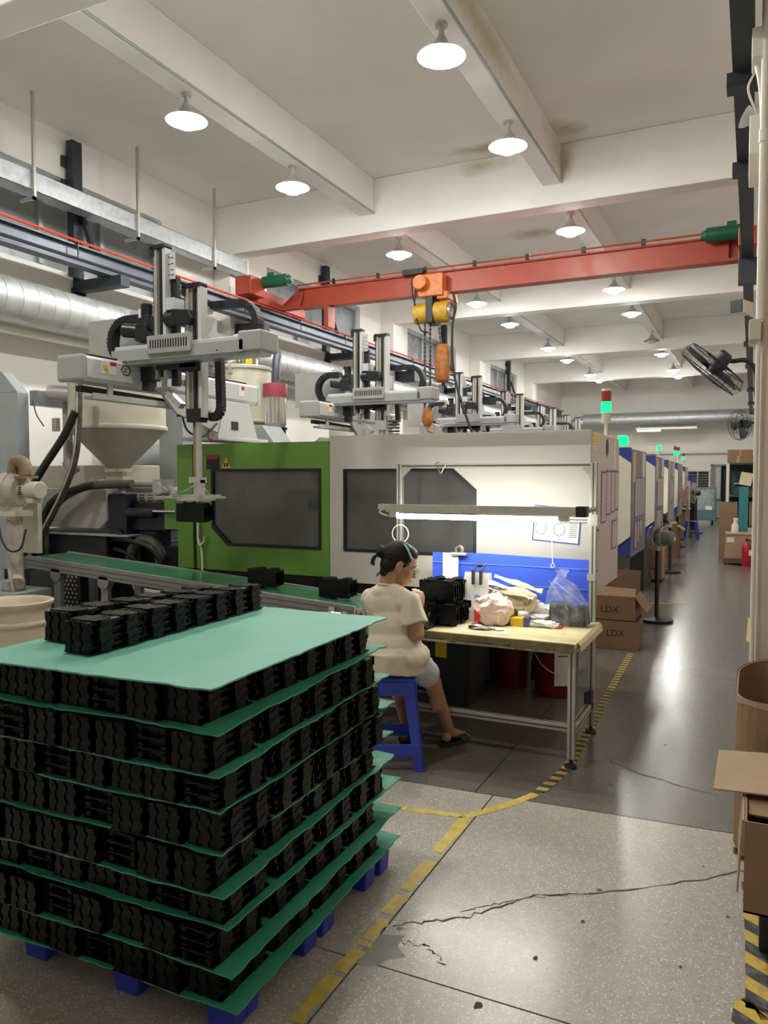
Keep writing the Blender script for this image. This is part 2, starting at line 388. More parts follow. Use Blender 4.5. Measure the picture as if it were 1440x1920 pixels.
def solo(name, gg, m, label, cat, group=None, smooth=None, bev=0, kind=None, weld=False):
    """a thing that is one mesh; its origin goes to the middle of its base"""
    lo = Vector([min(v[i] for v in gg.v) for i in range(3)]); hi = Vector([max(v[i] for v in gg.v) for i in range(3)])
    c = Vector(((lo.x+hi.x)/2, (lo.y+hi.y)/2, lo.z)); gg.v = [v - c for v in gg.v]
    o = D.objects.new(name, mesh(name, gg, m, smooth, weld)); COL.objects.link(o); o.location = c
    if bev: bevel(o, bev)
    return tag(o, label, cat, group, kind)
def struct(name, gg, m, smooth=None, parent=None, bev=0):
    if parent: return part(name, gg, m, parent, smooth, bev)
    o = D.objects.new(name, mesh(name, gg, m, smooth)); COL.objects.link(o)
    if bev: bevel(o, bev)
    return tag(o, kind='structure')
def thing(name, label, cat, loc=(0,0,0), rz=0, group=None):
    o = D.objects.new(name, None); COL.objects.link(o); o.location = loc; o.rotation_euler = (0,0,rz)
    o.empty_display_size = 0.1
    return tag(o, label, cat, group)
CH = {}
def kids(o): return list(CH.get(o.name, []))
KIDS = {}
def dup(root, loc, rz=None, label=None, group=None, rot=None):
    if root.name not in KIDS: KIDS[root.name] = [(c, kids(c)) for c in kids(root)]
    r = root.copy(); COL.objects.link(r); r.location = loc
    if rz is not None: r.rotation_euler = (0,0,rz)
    if rot is not None: r.rotation_euler = rot
    for c, gs in KIDS[root.name]:
        d = c.copy(); COL.objects.link(d); d.parent = r
        for q in gs: e = q.copy(); COL.objects.link(e); e.parent = d
    return tag(r, label, None, group)
TMP = D.scenes.new('tmp')
def bake(o):
    """evaluate one object alone and return its mesh"""
    TMP.collection.objects.link(o); vl = TMP.view_layers[0]; vl.update()
    me = D.meshes.new_from_object(o.evaluated_get(vl.depsgraph)); TMP.collection.objects.unlink(o); return me
def text(name, s, size, mtx, m, parent, ext=0.0008, align='LEFT'):
    cu = D.curves.new(name, 'FONT'); cu.body = s; cu.size = size; cu.extrude = ext; cu.align_x = align
    o = D.objects.new('tmp', cu); COL.objects.link(o); COL.objects.unlink(o); me = bake(o); D.objects.remove(o); D.curves.remove(cu)
    me.name = name; me.transform(mw(parent).inverted() @ mtx); me.materials.clear(); me.materials.append(M[m])
    o = D.objects.new(name, me); COL.objects.link(o); o.parent = parent; CH.setdefault(parent.name, []).append(o)
    return o
def face_mtx(loc, facing):
    """text matrix: facing '-y' reads from the near side, '+x' reads from the aisle"""
    R = {'-y': Euler((rad(90),0,0)), '+x': Euler((rad(90),0,rad(90)))}[facing]
    return Matrix.Translation(loc) @ R.to_matrix().to_4x4()
ORD = ['first','second','third','fourth','fifth','sixth','seventh','eighth','ninth','tenth','eleventh','twelfth','thirteenth','fourteenth']
# ================================================================ setting
ZC = 5.59
BAYS = [(-2.1, -1.8), (3.8, 4.1), (9.38, 9.66), (15.1, 15.4), (20.9, 21.2), (26.7, 27.0)]
defm('patch_dark', (0.12, 0.112, 0.10), 0.5)
floor = struct('floor', g().box(-7.55, 2.2, -4.3, 33, -0.12, -0.006), 'joint_dark')
def slab(x0, x1, y0, y1, m):
    q = 0.0035; yy = lambda y, x: y + 0.06 * (x + 0.03) if y > 3 else y
    return part('slab', g().prism([(x0+q, yy(y0,x0)+q), (x1-q, yy(y0,x1)+q), (x1-q, yy(y1,x1)-q), (x0+q, yy(y1,x0)-q)], 'z', -0.02, 0.0), m, floor)
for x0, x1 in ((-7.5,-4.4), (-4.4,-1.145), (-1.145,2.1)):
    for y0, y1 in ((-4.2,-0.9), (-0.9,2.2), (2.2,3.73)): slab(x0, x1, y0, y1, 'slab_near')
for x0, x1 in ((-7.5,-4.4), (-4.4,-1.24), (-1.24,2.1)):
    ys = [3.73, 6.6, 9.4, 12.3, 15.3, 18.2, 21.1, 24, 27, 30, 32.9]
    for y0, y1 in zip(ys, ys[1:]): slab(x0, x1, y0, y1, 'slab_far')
def crack(pts, wd, seed, m='joint_dark'):
    random.seed(seed); P = bez(pts, 12); vs = []; fs = []
    for i, p in enumerate(P):
        j = Vector((random.uniform(-.012,.012), random.uniform(-.012,.012), 0)); a = wd * random.uniform(0.3, 1.3)
        t = (P[min(i+1,len(P)-1)] - P[max(i-1,0)]).normalized(); nn = Vector((-t.y, t.x, 0))
        vs += [p + j + nn*a, p + j - nn*a]
    fs = [(2*i, 2*i+1, 2*i+3, 2*i+2) for i in range(len(P)-1)]
    part('crack', g().add(vs, fs), m, floor)
crack([(-1.12,2.42,.0006), (-0.9,2.6,.0006), (-0.72,2.83,.0006), (-0.38,3.05,.0006), (0.02,3.4,.0006)], 0.005, 3)
crack([(-0.93,2.62,.0006), (-0.78,2.78,.0006), (-0.6,2.9,.0006)], 0.003, 4)
crack([(-1.09,2.34,.0006), (-0.98,2.36,.0006), (-0.88,2.30,.0006)], 0.004, 5)
crack([(-0.7,4.4,.0006), (-0.45,4.25,.0006), (-0.1,4.15,.0006)], 0.007, 6, 'patch_dark')
def patch(cx, cy, r, seed, name, m, z=0.0007):
    random.seed(seed); pts = [(cx + r*random.uniform(.6,1.2)*math.cos(2*PI*i/11), cy + r*random.uniform(.6,1.2)*math.sin(2*PI*i/11)*1.5, z) for i in range(11)]
    part(name, g().poly(pts), m, floor)
defm('patch_grey', (0.20, 0.19, 0.17), 0.5, var=0.2)
defm('slab_near_dark', (0.25, 0.235, 0.20), 0.6, var=0.2)
patch(-1.10, 2.28, 0.075, 2, 'mortar_patch', 'patch_grey')
for i, (x, y, r) in enumerate([(-0.52,2.74,.008), (-0.62,2.46,.009), (-0.05,3.0,.006), (-0.72,2.16,.014), (-0.18,2.62,.006), (-0.5,2.05,.008), (-.15,3.35,.005)]):
    patch(x, y, r, 20+i, 'chip', 'joint_dark', 0.0008)

# walls
wl = g()
WINS = [(4.45, 8.25), (10.75, 14.1), (16.5, 19.75), (22.8, 25.7)]
y = -4.2
for a, b in WINS:
    wl.box(-7.55, -7.3, y, a, 0, ZC); wl.box(-7.55, -7.3, a, b, 0, 4.0); wl.box(-7.55, -7.3, a, b, 5.07, ZC); y = b
wl.box(-7.55, -7.3, y, 32.7, 0, ZC)
wall_left = struct('wall_left', wl, 'wall_paint')
for a, b in BAYS: part('pillar', g().box(-7.3, -7.0, a-.02, b+.18, 0, 4.9), 'wall_paint', wall_left, bev=.01)
struct('trim_1', g().box(-7.3, -7.19, -4.2, 32.5, 3.70, 3.92), 'wall_paint')
for k, (a, b) in enumerate(WINS):
    wi = struct('window_%d' % (k+1), g().box(-7.5, -7.42, a, b, 4.0, 4.05), 'trunk_grey')
    fr = g().box(-7.5, -7.38, a, b, 5.0, 5.07).box(-7.5, -7.38, a, a+.06, 4.05, 5.0).box(-7.5, -7.38, b-.06, b, 4.05, 5.0)
    part('frame', fr, 'trunk_grey', wi)
    n = 4 if k == 0 else 3
    for i in range(n):
        u0 = a + .06 + (b-a-.12)*i/n; u1 = a + .06 + (b-a-.12)*(i+1)/n
        if i: part('mullion', g().box(-7.49, -7.39, u0-.03, u0+.03, 4.05, 5.0), 'trunk_grey', wi)
        part('pane', g().box(-7.46, -7.45, u0+.03*(i>0), u1-.03*(i<n-1), 4.05, 5.0), 'wall_glass', wi)
wall_right = struct('wall_right', g().box(0.75, 1.0, -4.2, 32.7, 0, ZC), 'pillar_paint')
for a, b in [(-2.1,-1.6), (4.45,4.95), (10.2,10.7), (16,16.5), (21.8,22.3), (27.6,28.1)]:
    part('pillar', g().box(0.028, 0.75, a, b, 0, ZC), 'pillar_paint', wall_right, bev=.012)
struct('wall_front', g().box(-7.55, 1.0, -4.45, -4.2, 0, ZC), 'wall_paint')
wb = g().box(-7.55, -2.35, 32.5, 32.75, 0, ZC).box(-2.35, -1.5, 32.5, 32.75, 0, 1.15).box(-2.35, -1.5, 32.5, 32.75, 1.85, ZC)
wb.box(-1.5, -1.42, 32.5, 32.75, 0, ZC).box(-1.42, -0.78, 32.5, 32.75, 2.07, ZC).box(-0.78, 1.0, 32.5, 32.75, 0, ZC)
struct('wall_back', wb, 'wall_paint')
wi = struct('window_5', g().box(-2.35, -1.5, 32.42, 32.6, 1.12, 1.2), 'white_pipe')
part('frame', g().box(-2.38, -1.47, 32.44, 32.56, 1.82, 1.88).box(-2.38, -2.32, 32.44, 32.56, 1.2, 1.82).box(-1.53, -1.47, 32.44, 32.56, 1.2, 1.82), 'white_pipe', wi)
part('mullion', g().box(-1.95, -1.92, 32.46, 32.54, 1.2, 1.82), 'white_pipe', wi)
for x0, x1 in ((-2.32,-1.95), (-1.92,-1.53)): part('pane', g().box(x0, x1, 32.5, 32.52, 1.2, 1.82), 'door_dark', wi)
for k in range(5): part('grille_bar', g().box(-2.32, -1.53, 32.465, 32.475, 1.29+.1*k, 1.3+.1*k), 'shade_metal', wi)
dr = struct('door_1', g().box(-1.46, -1.40, 32.42, 32.7, 0, 2.1).box(-0.82, -0.74, 32.42, 32.7, 0, 2.1).box(-1.46, -0.74, 32.42, 32.7, 2.04, 2.1), 'door_grey')
part('door_leaf', g().box(-1.4, -1.08, 32.46, 32.5, 0.02, 2.03), 'door_grey', dr)
part('meter_box', g().box(-1.27, -1.10, 32.34, 32.46, 0.75, 1.98), 'trunk_grey', dr)
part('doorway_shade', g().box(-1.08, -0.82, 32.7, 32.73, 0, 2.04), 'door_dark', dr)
struct('trim_2', g().box(-7.3, 0.75, 32.3, 32.5, 2.52, 2.62), 'white_pipe')
# ceiling
ceiling = struct('ceiling', g().box(-7.55, 1.0, -4.45, 32.75, ZC, ZC+.2), 'ceiling_paint')
for a, b in BAYS: part('beam', g().box(-7.3, 0.75, a, b, 4.88, ZC), 'beam_paint', ceiling, bev=.012)
ends = [-4.2] + [v for ab in BAYS for v in ab] + [32.5]
BX = (-4.76, -2.25)
for x in BX:
    for y0, y1 in zip(ends[0::2], ends[1::2]): part('rib', g().box(x-.11, x+.11, y0, y1, 5.12, ZC), 'beam_paint', ceiling, bev=.01)
add_stains(M['ceiling_paint'], [(-3.05, 9.1, ZC, .45, .16, 1), (-2.0, 9.0, ZC, .25, .3, 1), (-3.3, 12.6, ZC, .5, .3, 1)], (0.45, 0.36, 0.20))
add_stains(M['beam_paint'], [(-3.1, 9.38, 5.5, .4, 1, .14), (-2.1, 9.38, 5.4, .15, 1, .3), (-2.12, 6.4, 5.4, .3, 1.2, .18)], (0.55, 0.46, 0.31))

# ================================================================ ceiling lamps
def lamp(x, y, lit, label):
    t = thing('ceiling_lamp', label, 'lamp', (x, y, 4.83), 0, 'ceiling lamps')
    part('mount', g().cyl((x,y,5.10), (x,y,5.12), .05, n=12), 'shade_metal', t, 40)
    part('stem', g().cyl((x,y,4.985), (x,y,5.10), .028, .02, n=10), 'shade_metal', t, 40)
    pr = [(.035,5.02), (.05,4.985), (.085,4.94), (.14,4.905), (.185,4.88), (.19,4.872), (.183,4.875), (.13,4.898), (.078,4.93), (.045,4.97)]
    part('shade', g().lathe(pr, (x,y,0), 24), 'shade_metal' if lit else 'hopper_grey', t, 40)
    bp = [(.03,4.965), (.05,4.93), (.085,4.90), (.105,4.87), (.1,4.84), (.075,4.818), (.04,4.808), (0,4.805)]
    part('bulb', g().lathe(bp, (x,y,0), 18), 'bulb' if lit else 'dirty_white', t, 60)
    return t
YL = [-1.2, 2.3, 5.73, 7.54, 10.45, 14.0, 16.2, 19.6, 21.85, 25.25, 26.9]
for i, yy in enumerate(YL):
    for x, row, off in ((BX[0], 'left', 0), (BX[1], 'right', 0)):
        lit = not (row == 'right' and i == 7)
        if i == 0: continue
        k = i - 2
        if k < 0: lb = 'lit ceiling lamp hanging above and behind the photographer, %s beam, %s one' % (row, ['rear','front'][i])
        elif not lit: lb = 'unlit grey ceiling lamp, the only dark one, under right beam'
        else: lb = 'lit conical ceiling lamp, %s from the near end of the %s-hand row' % (ORD[k], row)
        lamp(x, yy, lit, lb)
for x, nm in ((BX[0], 'left'), (BX[1], 'right')):
    for k, (y0, y1) in enumerate(zip(ends[2::2], ends[3::2])):
        t = solo('conduit', g().tube([(x+.118,y0,5.135), (x+.118,y1,5.135)], .014, 6), 'trunk_grey', 'thin conduit pipe along the %s ceiling rib, %s bay from the front' % (nm, ORD[k]), 'pipe', 'conduits on the ceiling ribs', 40)

# ================================================================ crane
for sd, x, lab in (('l', -6.65, 'long blue-grey crane rail with red conductor bar along the window wall'), ('r', -0.09, 'dark grey crane rail beam overhead along the right-hand pillars')):
    y1 = 29.6 if sd == 'l' else 31
    t = thing('crane_rail', lab, 'rail', (x, 12, 3.88))
    hw = .075 if sd == 'l' else .055
    part('web', g().box(x-.012, x+.012, -3.5, y1, 3.90, 4.08), 'rail_steel', t)
    part('bottom_flange', g().box(x-hw, x+hw, -3.5, y1, 3.88, 3.90), 'rail_steel' if sd == 'l' else 'steel_dark', t)
    part('top_flange', g().box(x-hw, x+hw, -3.5, y1, 4.08, 4.10), 'rail_steel', t)
    if sd == 'l':
        part('conductor_bar', g().tube([(x+.1,-3.5,4.12), (x+.1,y1,4.12)], .014, 6), 'red_rail', t)
        part('guard_pipe', g().tube([(x+.1,-3.5,3.93), (x+.1,y1,3.93)], .018, 6), 'steel_dark', t)
        for k in range(17):
            yy = 4.6 + k*1.5
            part('clamp', g().bar((x,yy,4.09), (x+.1,yy,4.10), .02, .02).bar((x+.1,yy,3.93), (x+.1,yy,4.11), .012, .012), 'steel_dark', t)
for k, yy in enumerate([6.68, 12.55, 18.65, 24.45]):
    t = thing('rail_bracket', 'dark steel wall bracket carrying the crane rail, %s one along the window wall' % ORD[k], 'bracket', (-7.2, yy, 3.8), 0, 'crane rail brackets')
    part('post', g().box(-7.26, -7.16, yy-.07, yy+.07, 3.72, 5.5).box(-7.3, -7.26, yy-.12, yy+.02, 5.2, 5.32).box(-7.3,-7.26,yy-.12,yy+.02,4.95,5.05), 'steel_dark', t)
    part('arm', g().box(-7.16, -6.45, yy-.07, yy+.07, 3.76, 3.88).box(-7.3, -7.16, yy-.1, yy+.1, 3.74, 3.80), 'steel_dark', t)
    part('brace', g().bar((-6.85,yy+.05,3.86), (-7.18,yy+.05,4.75), .05, .05), 'steel_dark', t)
for k, yy in enumerate([4.05, 9.6, 15.3, 21.1]):
    solo('rail_bracket', g().box(-7.0, -6.55, yy-.12, yy+.12, 3.66, 3.88).box(-7.0, -6.96, yy-.14, yy+.14, 3.62, 3.88), 'steel_dark', 'boxy grey corbel bracket under the crane rail on the %s left-hand column' % ORD[k], 'bracket', 'crane rail corbels')
for k, yy in enumerate([4.91, 6.28, 9.0, 14.4, 17.3, 22, 26]):
    solo('rail_clamp', g().box(-.175, .02, yy-.06, yy+.06, 3.80 if k != 2 else 3.62, 3.88), 'steel_dark', 'dark bracket under the right-hand crane rail, %s from the near end' % ORD[k], 'bracket', 'right rail brackets')
YC = 10.05
t = thing('bridge_crane', 'red overhead bridge crane girder spanning the hall', 'crane', (-3.3, YC, 4.1))
part('girder', g().box(-6.2, -.2, YC-.012, YC+.012, 4.16, 4.40).box(-6.2, -.2, YC-.09, YC+.09, 4.13, 4.16).box(-6.2, -.2, YC-.09, YC+.09, 4.40, 4.43).box(-6.1,-.3,YC-.075,YC-.07,4.16,4.40), 'crane_red', t)
part('top_conduit', g().tube([(-6.2,YC-.1,4.47), (-.3,YC-.1,4.47)], .012, 6).tube([(-6.2,YC-.1,4.41), (-.3,YC-.1,4.41)], .01, 6), 'crane_red', t)
for k in range(8): part('cable_clip', g().box(-5.6+.72*k, -5.55+.72*k, YC-.12, YC-.08, 4.43, 4.50), 'chain_black', t)
for x, y0 in ((-6.62, 1), (-.1, -1)):
    part('end_carriage', g().box(x-.09, x+.09, YC-.65, YC+.65, 4.14, 4.34), 'crane_red', t, bev=.008)
    for yy in (YC-.5, YC+.5): part('wheel', g().cyl((x-.04,yy,4.167), (x+.04,yy,4.167), .065, n=16), 'steel_dark', t, 40)
part('end_box', g().box(-6.72,-6.45,YC-.95,YC-.6,4.2,4.46), 'crane_red', t, bev=.01)
part('gusset', g().prism([(-6.6,4.14),(-6.2,4.14),(-6.1,4.43),(-6.2,4.43)], 'y', YC-.06, YC+.06), 'crane_red', t)
part('stop_plate', g().box(-5.75,-5.68,YC-.1,YC+.1,3.82,4.13), 'crane_red', t)
for x, s in ((-6.45, 1), (-.12, -1)):
    mo = part('drive_motor', g().cyl((x,YC-.62*(s>0)-.2*(s<0),4.42), (x+.42*s,YC-.62*(s>0)-.2*(s<0),4.42), .085, n=16).cyl((x+.42*s,YC-.62*(s>0)-.2*(s<0),4.42), (x+.48*s,YC-.62*(s>0)-.2*(s<0),4.42), .07, .04, n=16), 'motor_green', t, 40)
    yy = YC-.62*(s>0)-.2*(s<0)
    part('terminal_box', g().box(x+.15*s-.05, x+.15*s+.05, yy-.05, yy+.05, 4.48, 4.54).box(x+.2*s-.04,x+.2*s+.04,yy-.088,yy-.08,4.40,4.44), 'motor_green', mo)
# hoist
hx = -4.02
t = thing('chain_hoist', 'orange and yellow electric chain hoist hanging from the crane girder', 'hoist', (hx, YC, 2.2))
part('trolley', g().box(hx-.16, hx+.2, YC-.26, YC-.1, 4.06, 4.36).cyl((hx-.1,YC-.36,4.24), (hx-.1,YC-.2,4.24), .1, n=16).box(hx+.1,hx+.26,YC-.22,YC+.2,4.02,4.12).box(hx-.2,hx+.24,YC+.1,YC+.22,4.06,4.34), 'hoist_orange', t, bev=.012)
part('hoist_body', g().cyl((hx-.24,YC-.12,3.86), (hx-.03,YC-.12,3.86), .14, n=20).cyl((hx+.05,YC-.12,3.86), (hx+.26,YC-.12,3.86), .145, n=20), 'hoist_yellow', t, 40)
part('motor_cover', g().ell((hx+.27,YC-.12,3.86), (.06,.125,.125), 16, 8), 'steel_bright', t, 60)
part('gear_case', g().box(hx-.04, hx+.06, YC-.27, YC+.02, 3.70, 4.06), 'chain_black', t, bev=.01)
def chain(p0, p1, r=.012, step=.03):
    q = g(); n = int((p0[2]-p1[2])/step)
    for i in range(n):
        z = p0[2] - step*i; f = i/n; c = (p0[0]+(p1[0]-p0[0])*f, p0[1]+(p1[1]-p0[1])*f, z)
        q.obox(c, (.034,.011,.036) if i%2 else (.011,.034,.036))
    return q
hook_x = hx - .05
part('lift_chain', chain((hook_x-.05,YC-.14,3.72), (hook_x-.05,YC-.14,2.52)), 'chain_steel', t, kind='stuff')
part('return_chain', chain((hook_x+.03,YC-.14,3.72), (hook_x+.03,YC-.14,2.52)), 'chain_steel', t, kind='stuff')
part('chain_bag', g().lathe([(.05,3.42),(.085,3.40),(.105,3.30),(.11,3.05),(.1,2.92),(.07,2.9)], (hx+.16,YC-.14,0), 16, 1, .7), 'rust_orange', t, 50)
part('bag_hanger', chain((hx+.1,YC-.14,3.72), (hx+.14,YC-.14,3.40)), 'chain_steel', t, kind='stuff')
hb = part('hook_block', g().ell((hook_x-.01,YC-.14,2.42), (.085,.05,.13), 14, 9).box(hook_x-.06,hook_x+.04,YC-.18,YC-.1,2.46,2.56), 'rust_orange', t, 50)
part('hook', g().tube(bez([(hook_x,YC-.14,2.32), (hook_x,YC-.14,2.26), (hook_x+.07,YC-.14,2.2), (hook_x,YC-.14,2.13), (hook_x-.07,YC-.14,2.19)], 6), .022, 8), 'rust_orange', hb, 60)
part('pendant_cable', g().tube(bez([(hx+.3,YC-.1,4.1), (hx+.34,YC-.12,3.9), (hx+.3,YC-.14,3.6), (hx+.36,YC-.16,2.9), (hx+.72,YC-.2,1.9)], 10), .018, 8), 'cable_black', t, 60)
part('power_cable', g().tube(bez([(hx-.22,YC-.2,4.2), (hx-.22,YC-.22,3.9), (hx-.12,YC-.24,3.62), (hx-.02,YC-.2,3.58)], 8), .01, 6).tube(bez([(hx-.28,YC-.2,4.36),(hx-.26,YC-.2,4.1),(hx-.2,YC-.2,3.9)],6),.01,6), 'cable_black', t, 60)
part('collector', g().box(hx-.42,hx-.12,YC-.2,YC-.125,4.40,4.47), 'chain_black', t)

# ================================================================ ducts and trays on the left wall
def spiral_duct(name, pts, r, label, m='duct_metal', step=.19):
    t = thing(name, label, 'duct', pts[0])
    part('duct_body', g().tube(pts, r, 28, caps=False), m, t, 60)
    rb = g(); L = 0
    P = [Vector(p) for p in pts]
    for a, b in zip(P, P[1:]):
        n = int((b-a).length/step)
        for i in range(n):
            c = a + (b-a)*(i+.5)/n; d, u, v = rb.frame(a, b)
            rb.tube([c + (u*math.cos(q*PI/12) + v*math.sin(q*PI/12))*(r+.001) for q in range(24)], .006, 4, closed=True)
    part('spiral_seam', rb, m, t, 60, kind='stuff')
    return t
t = spiral_duct('air_duct', [(-6.77,-2,3.38), (-6.77,8.2,3.38), (-6.77,29.6,3.38)] , .22, 'large silver spiral air duct running along the window wall')
el = bez([(-6.77,29.5,3.38), (-6.77,30.4,3.42), (-6.6,31,3.62), (-6.1,31.2,3.8)], 8)
part('elbow', g().tube(el, .235, 20), 'duct_metal', t, 60)
part('collar', g().cyl((-6.77,8.2,3.38), (-6.77,8.28,3.38), .23, n=28), 'duct_metal', t, 40)
spiral_duct('air_duct', [(-6.1,31.2,3.82), (0.4,31.2,3.84)], .27, 'silver air duct crossing high in front of the back wall', step=.6)
solo('lower_pipe', g().tube([(-6.94,-3,3.125), (-6.94,29,3.125)], .05, 12), 'white_pipe', 'white pipe running just under the big spiral duct', 'pipe', None, 60)
t = thing('cable_tray', 'galvanized cable tray hung on rods below the window', 'cable tray', (-6.95, 7, 4.55))
part('channel', g().box(-6.985,-6.98,-3,9.5,4.58,4.78).box(-6.805,-6.80,-3,9.5,4.58,4.78).box(-6.985,-6.80,-3,9.5,4.58,4.585).box(-6.985,-6.80,-3,9.5,4.775,4.78), 'galvanized', t)
for yy in (4.3, 5.75, 7.25, 8.72): part('hanger', g().box(-6.795,-6.765,yy-.015,yy+.015,4.48,5.58).box(-6.99,-6.765,yy-.015,yy+.015,4.48,4.51), 'shade_metal', t)
part('end_cap', g().box(-6.99,-6.795,9.495,9.51,4.57,4.79), 'galvanized', t)
spot = [(-2.9, 3.35), (-3.9, 3.95), (-2.4, 3.2)]
t = thing('strip_light', 'small lit strip light under the duct on the far wall', 'light', (-3.3, 30.8, 3.3))
part('housing', g().box(-4.1,-1.9,31.1,31.3,3.42,3.5).box(-4.0,-3.98,31.18,31.22,3.5,3.57).box(-2.1,-2.08,31.18,31.22,3.5,3.57), 'shade_metal', t)
part('tube_lamp', g().cyl((-4.05,31.15,3.38),(-3.2,31.15,3.38), .03, n=8), 'lit_strip', t)
# ================================================================ moulding machines
def rectring(x0, x1, z0, z1, hole, y0, y1):
    """flat panel with a five-cornered window; hole corners listed to match the outer ones"""
    return hole
def cable(pts, r, n=8, k=12): return g().tube(bez(pts, k), r, n)
t = thing('molding_machine', 'nearest injection molding machine, green door at left and white cover at right', 'machine', (-2.6, 5.55, 0))
M1 = t
y0, y1 = 5.0, 5.045
# green door: strip, gap, door with cut-corner window
part('green_strip', g().box(-4.295, -4.135, y0, y1, .85, 1.868), 'green_paint', t, bev=.004)
part('door_gap', g().box(-4.135, -4.10, y0+.03, y1, .85, 1.865), 'gasket', t)
go = [(-4.10,.85), (-2.85,.85), (-2.85,1.868), (-4.10,1.868), (-4.10,1.10)]
gi = [(-3.785,1.05), (-2.918,1.05), (-2.918,1.665), (-3.945,1.665), (-3.945,1.195)]
gd = part('green_door', g().ring(go, gi, 'y', y0, y1), 'green_paint', t)
def inset(poly, d):
    cx = sum(p[0] for p in poly)/len(poly); cz = sum(p[1] for p in poly)/len(poly)
    return [(p[0] + d*(1 if p[0] < cx else -1), p[1] + d*(1 if p[1] < cz else -1)) for p in poly]
part('window_gasket', g().ring(gi, inset(gi, .022), 'y', y0-.006, y1), 'gasket', gd)
part('window_pane', g().prism(inset(gi, .018), 'y', y0+.012, y0+.02), 'pane_dark', gd)
part('door_pull', g().cyl((-4.06,4.97,1.30), (-4.06,4.97,1.10), .012, n=10).box(-4.07,-4.03,4.96,5.0,1.28,1.30).tube(bez([(-4.06,4.97,1.10),(-4.04,4.965,1.05),(-4.0,4.97,1.08),(-4.0,4.975,1.12)],6),.008,6), 'steel_bright', gd, 50)
part('air_hose', cable([(-4.06,4.98,1.1),(-4.03,4.975,1.0),(-4.02,4.97,.9),(-4.02,4.97,.8)], .008), 'white_pipe', gd)
st = part('warning_sticker', g().box(-3.99,-3.86,y0-.002,y0,1.665,1.775), 'gasket', gd)
part('sticker_band', g().box(-3.985,-3.865,y0-.003,y0,1.745,1.772), 'label_red', st)
part('triangle_sign', g().prism([(-3.84,1.672),(-3.75,1.672),(-3.795,1.755)], 'y', y0-.002, y0), 'bright_yellow', gd)
part('hand_mark', g().box(-3.815,-3.80,y0-.003,y0,1.682,1.715).box(-3.79,-3.775,y0-.003,y0,1.682,1.715), 'gasket', gd)
# white cover
wo = [(-2.845,.82), (-.935,.82), (-.935,1.905), (-1.87,1.905), (-2.845,1.905)]
wi_ = [(-2.728,1.05), (-1.695,1.05), (-1.695,1.515), (-1.865,1.66), (-2.728,1.66)]
wd_ = part('white_cover', g().ring(wo, wi_, 'y', y0, y1), 'cream_paint', t)
part('window_gasket', g().ring(wi_, inset(wi_, .02), 'y', y0-.006, y1), 'gasket', wd_)
part('window_pane', g().prism(inset(wi_, .017), 'y', y0+.012, y0+.02), 'pane_dark', wd_)
part('end_cover', g().box(-.98,-.935,y1,6.17,.82,1.895), 'cream_paint', t, bev=.006)
part('top_cover', g().box(-2.84,-.98,y1,6.17,1.85,1.895).box(-4.29,-2.84,y1,6.1,1.82,1.862), 'cream_paint', t)
part('rear_cover', g().box(-4.29,-.98,6.12,6.17,.82,1.85).box(-4.29,-4.25,y1,6.12,.82,1.85), 'cream_paint', t)
part('bottom_pan', g().box(-4.25,-.98,y1,6.12,.80,.84), 'bed_black', t)
part('machine_bed', g().box(-4.2,-2.05,5.2,6.05,.1,.80).box(-2.05,-1.72,4.98,5.4,.12,.62).box(-2.05,-1.5,5.93,6.05,0,.80), 'bed_black', t, bev=.01)
for fx in ((-2.03,-1.75,5.0,5.35,.12),(-4.1,-3.9,5.3,5.5,.1),(-4.1,-3.9,5.8,6,.1),(-2.4,-2.2,5.8,6,.1)): part('mount_foot', g().box(*fx[:4],0,fx[4]), 'bed_black', t)
part('yellow_tag', g().box(-1.985,-1.90,4.975,4.98,.34,.48), 'bright_yellow', t)
part('valve_block', g().box(-1.86,-1.74,4.93,5.0,.42,.55).cyl((-1.8,4.93,.5),(-1.8,4.89,.5),.03,n=10), 'dark_blue_black', t)
def notice(p, y, z0, z1, w_, fr=True, x=-.935, m='paper_print'):
    o = part('notice_sheet', g().box(x,x+.003,y,y+w_,z0,z1), 'paper_frame' if fr else m, p)
    if fr: part('sheet_print', g().box(x+.003,x+.0045,y+.014,y+w_-.014,z0+.014,z1-.014), m, o)
    return o
notice(t, 5.40, 1.28, 1.64, .19); notice(t, 5.59, 1.325, 1.65, .20); notice(t, 5.79, 1.335, 1.65, .18); notice(t, 5.97, 1.345, 1.65, .19)
notice(t, 5.86, 1.06, 1.28, .22); notice(t, 5.06, .96, 1.25, .27)
yl = part('rating_label', g().box(-.935,-.932,5.04,5.26,1.68,1.89), 'label_print', t)
part('label_head', g().box(-.932,-.931,5.05,5.25,1.83,1.885), 'label_yellow', yl)
part('oval_badge', g().add([(-.931,5.62+.045*math.cos(q*PI/10),1.81+.06*math.sin(q*PI/10)) for q in range(20)],[tuple(range(20))]), 'gasket', t)
part('long_label', g().box(-.935,-.932,5.9,5.98,1.66,1.87), 'paper_white', t)
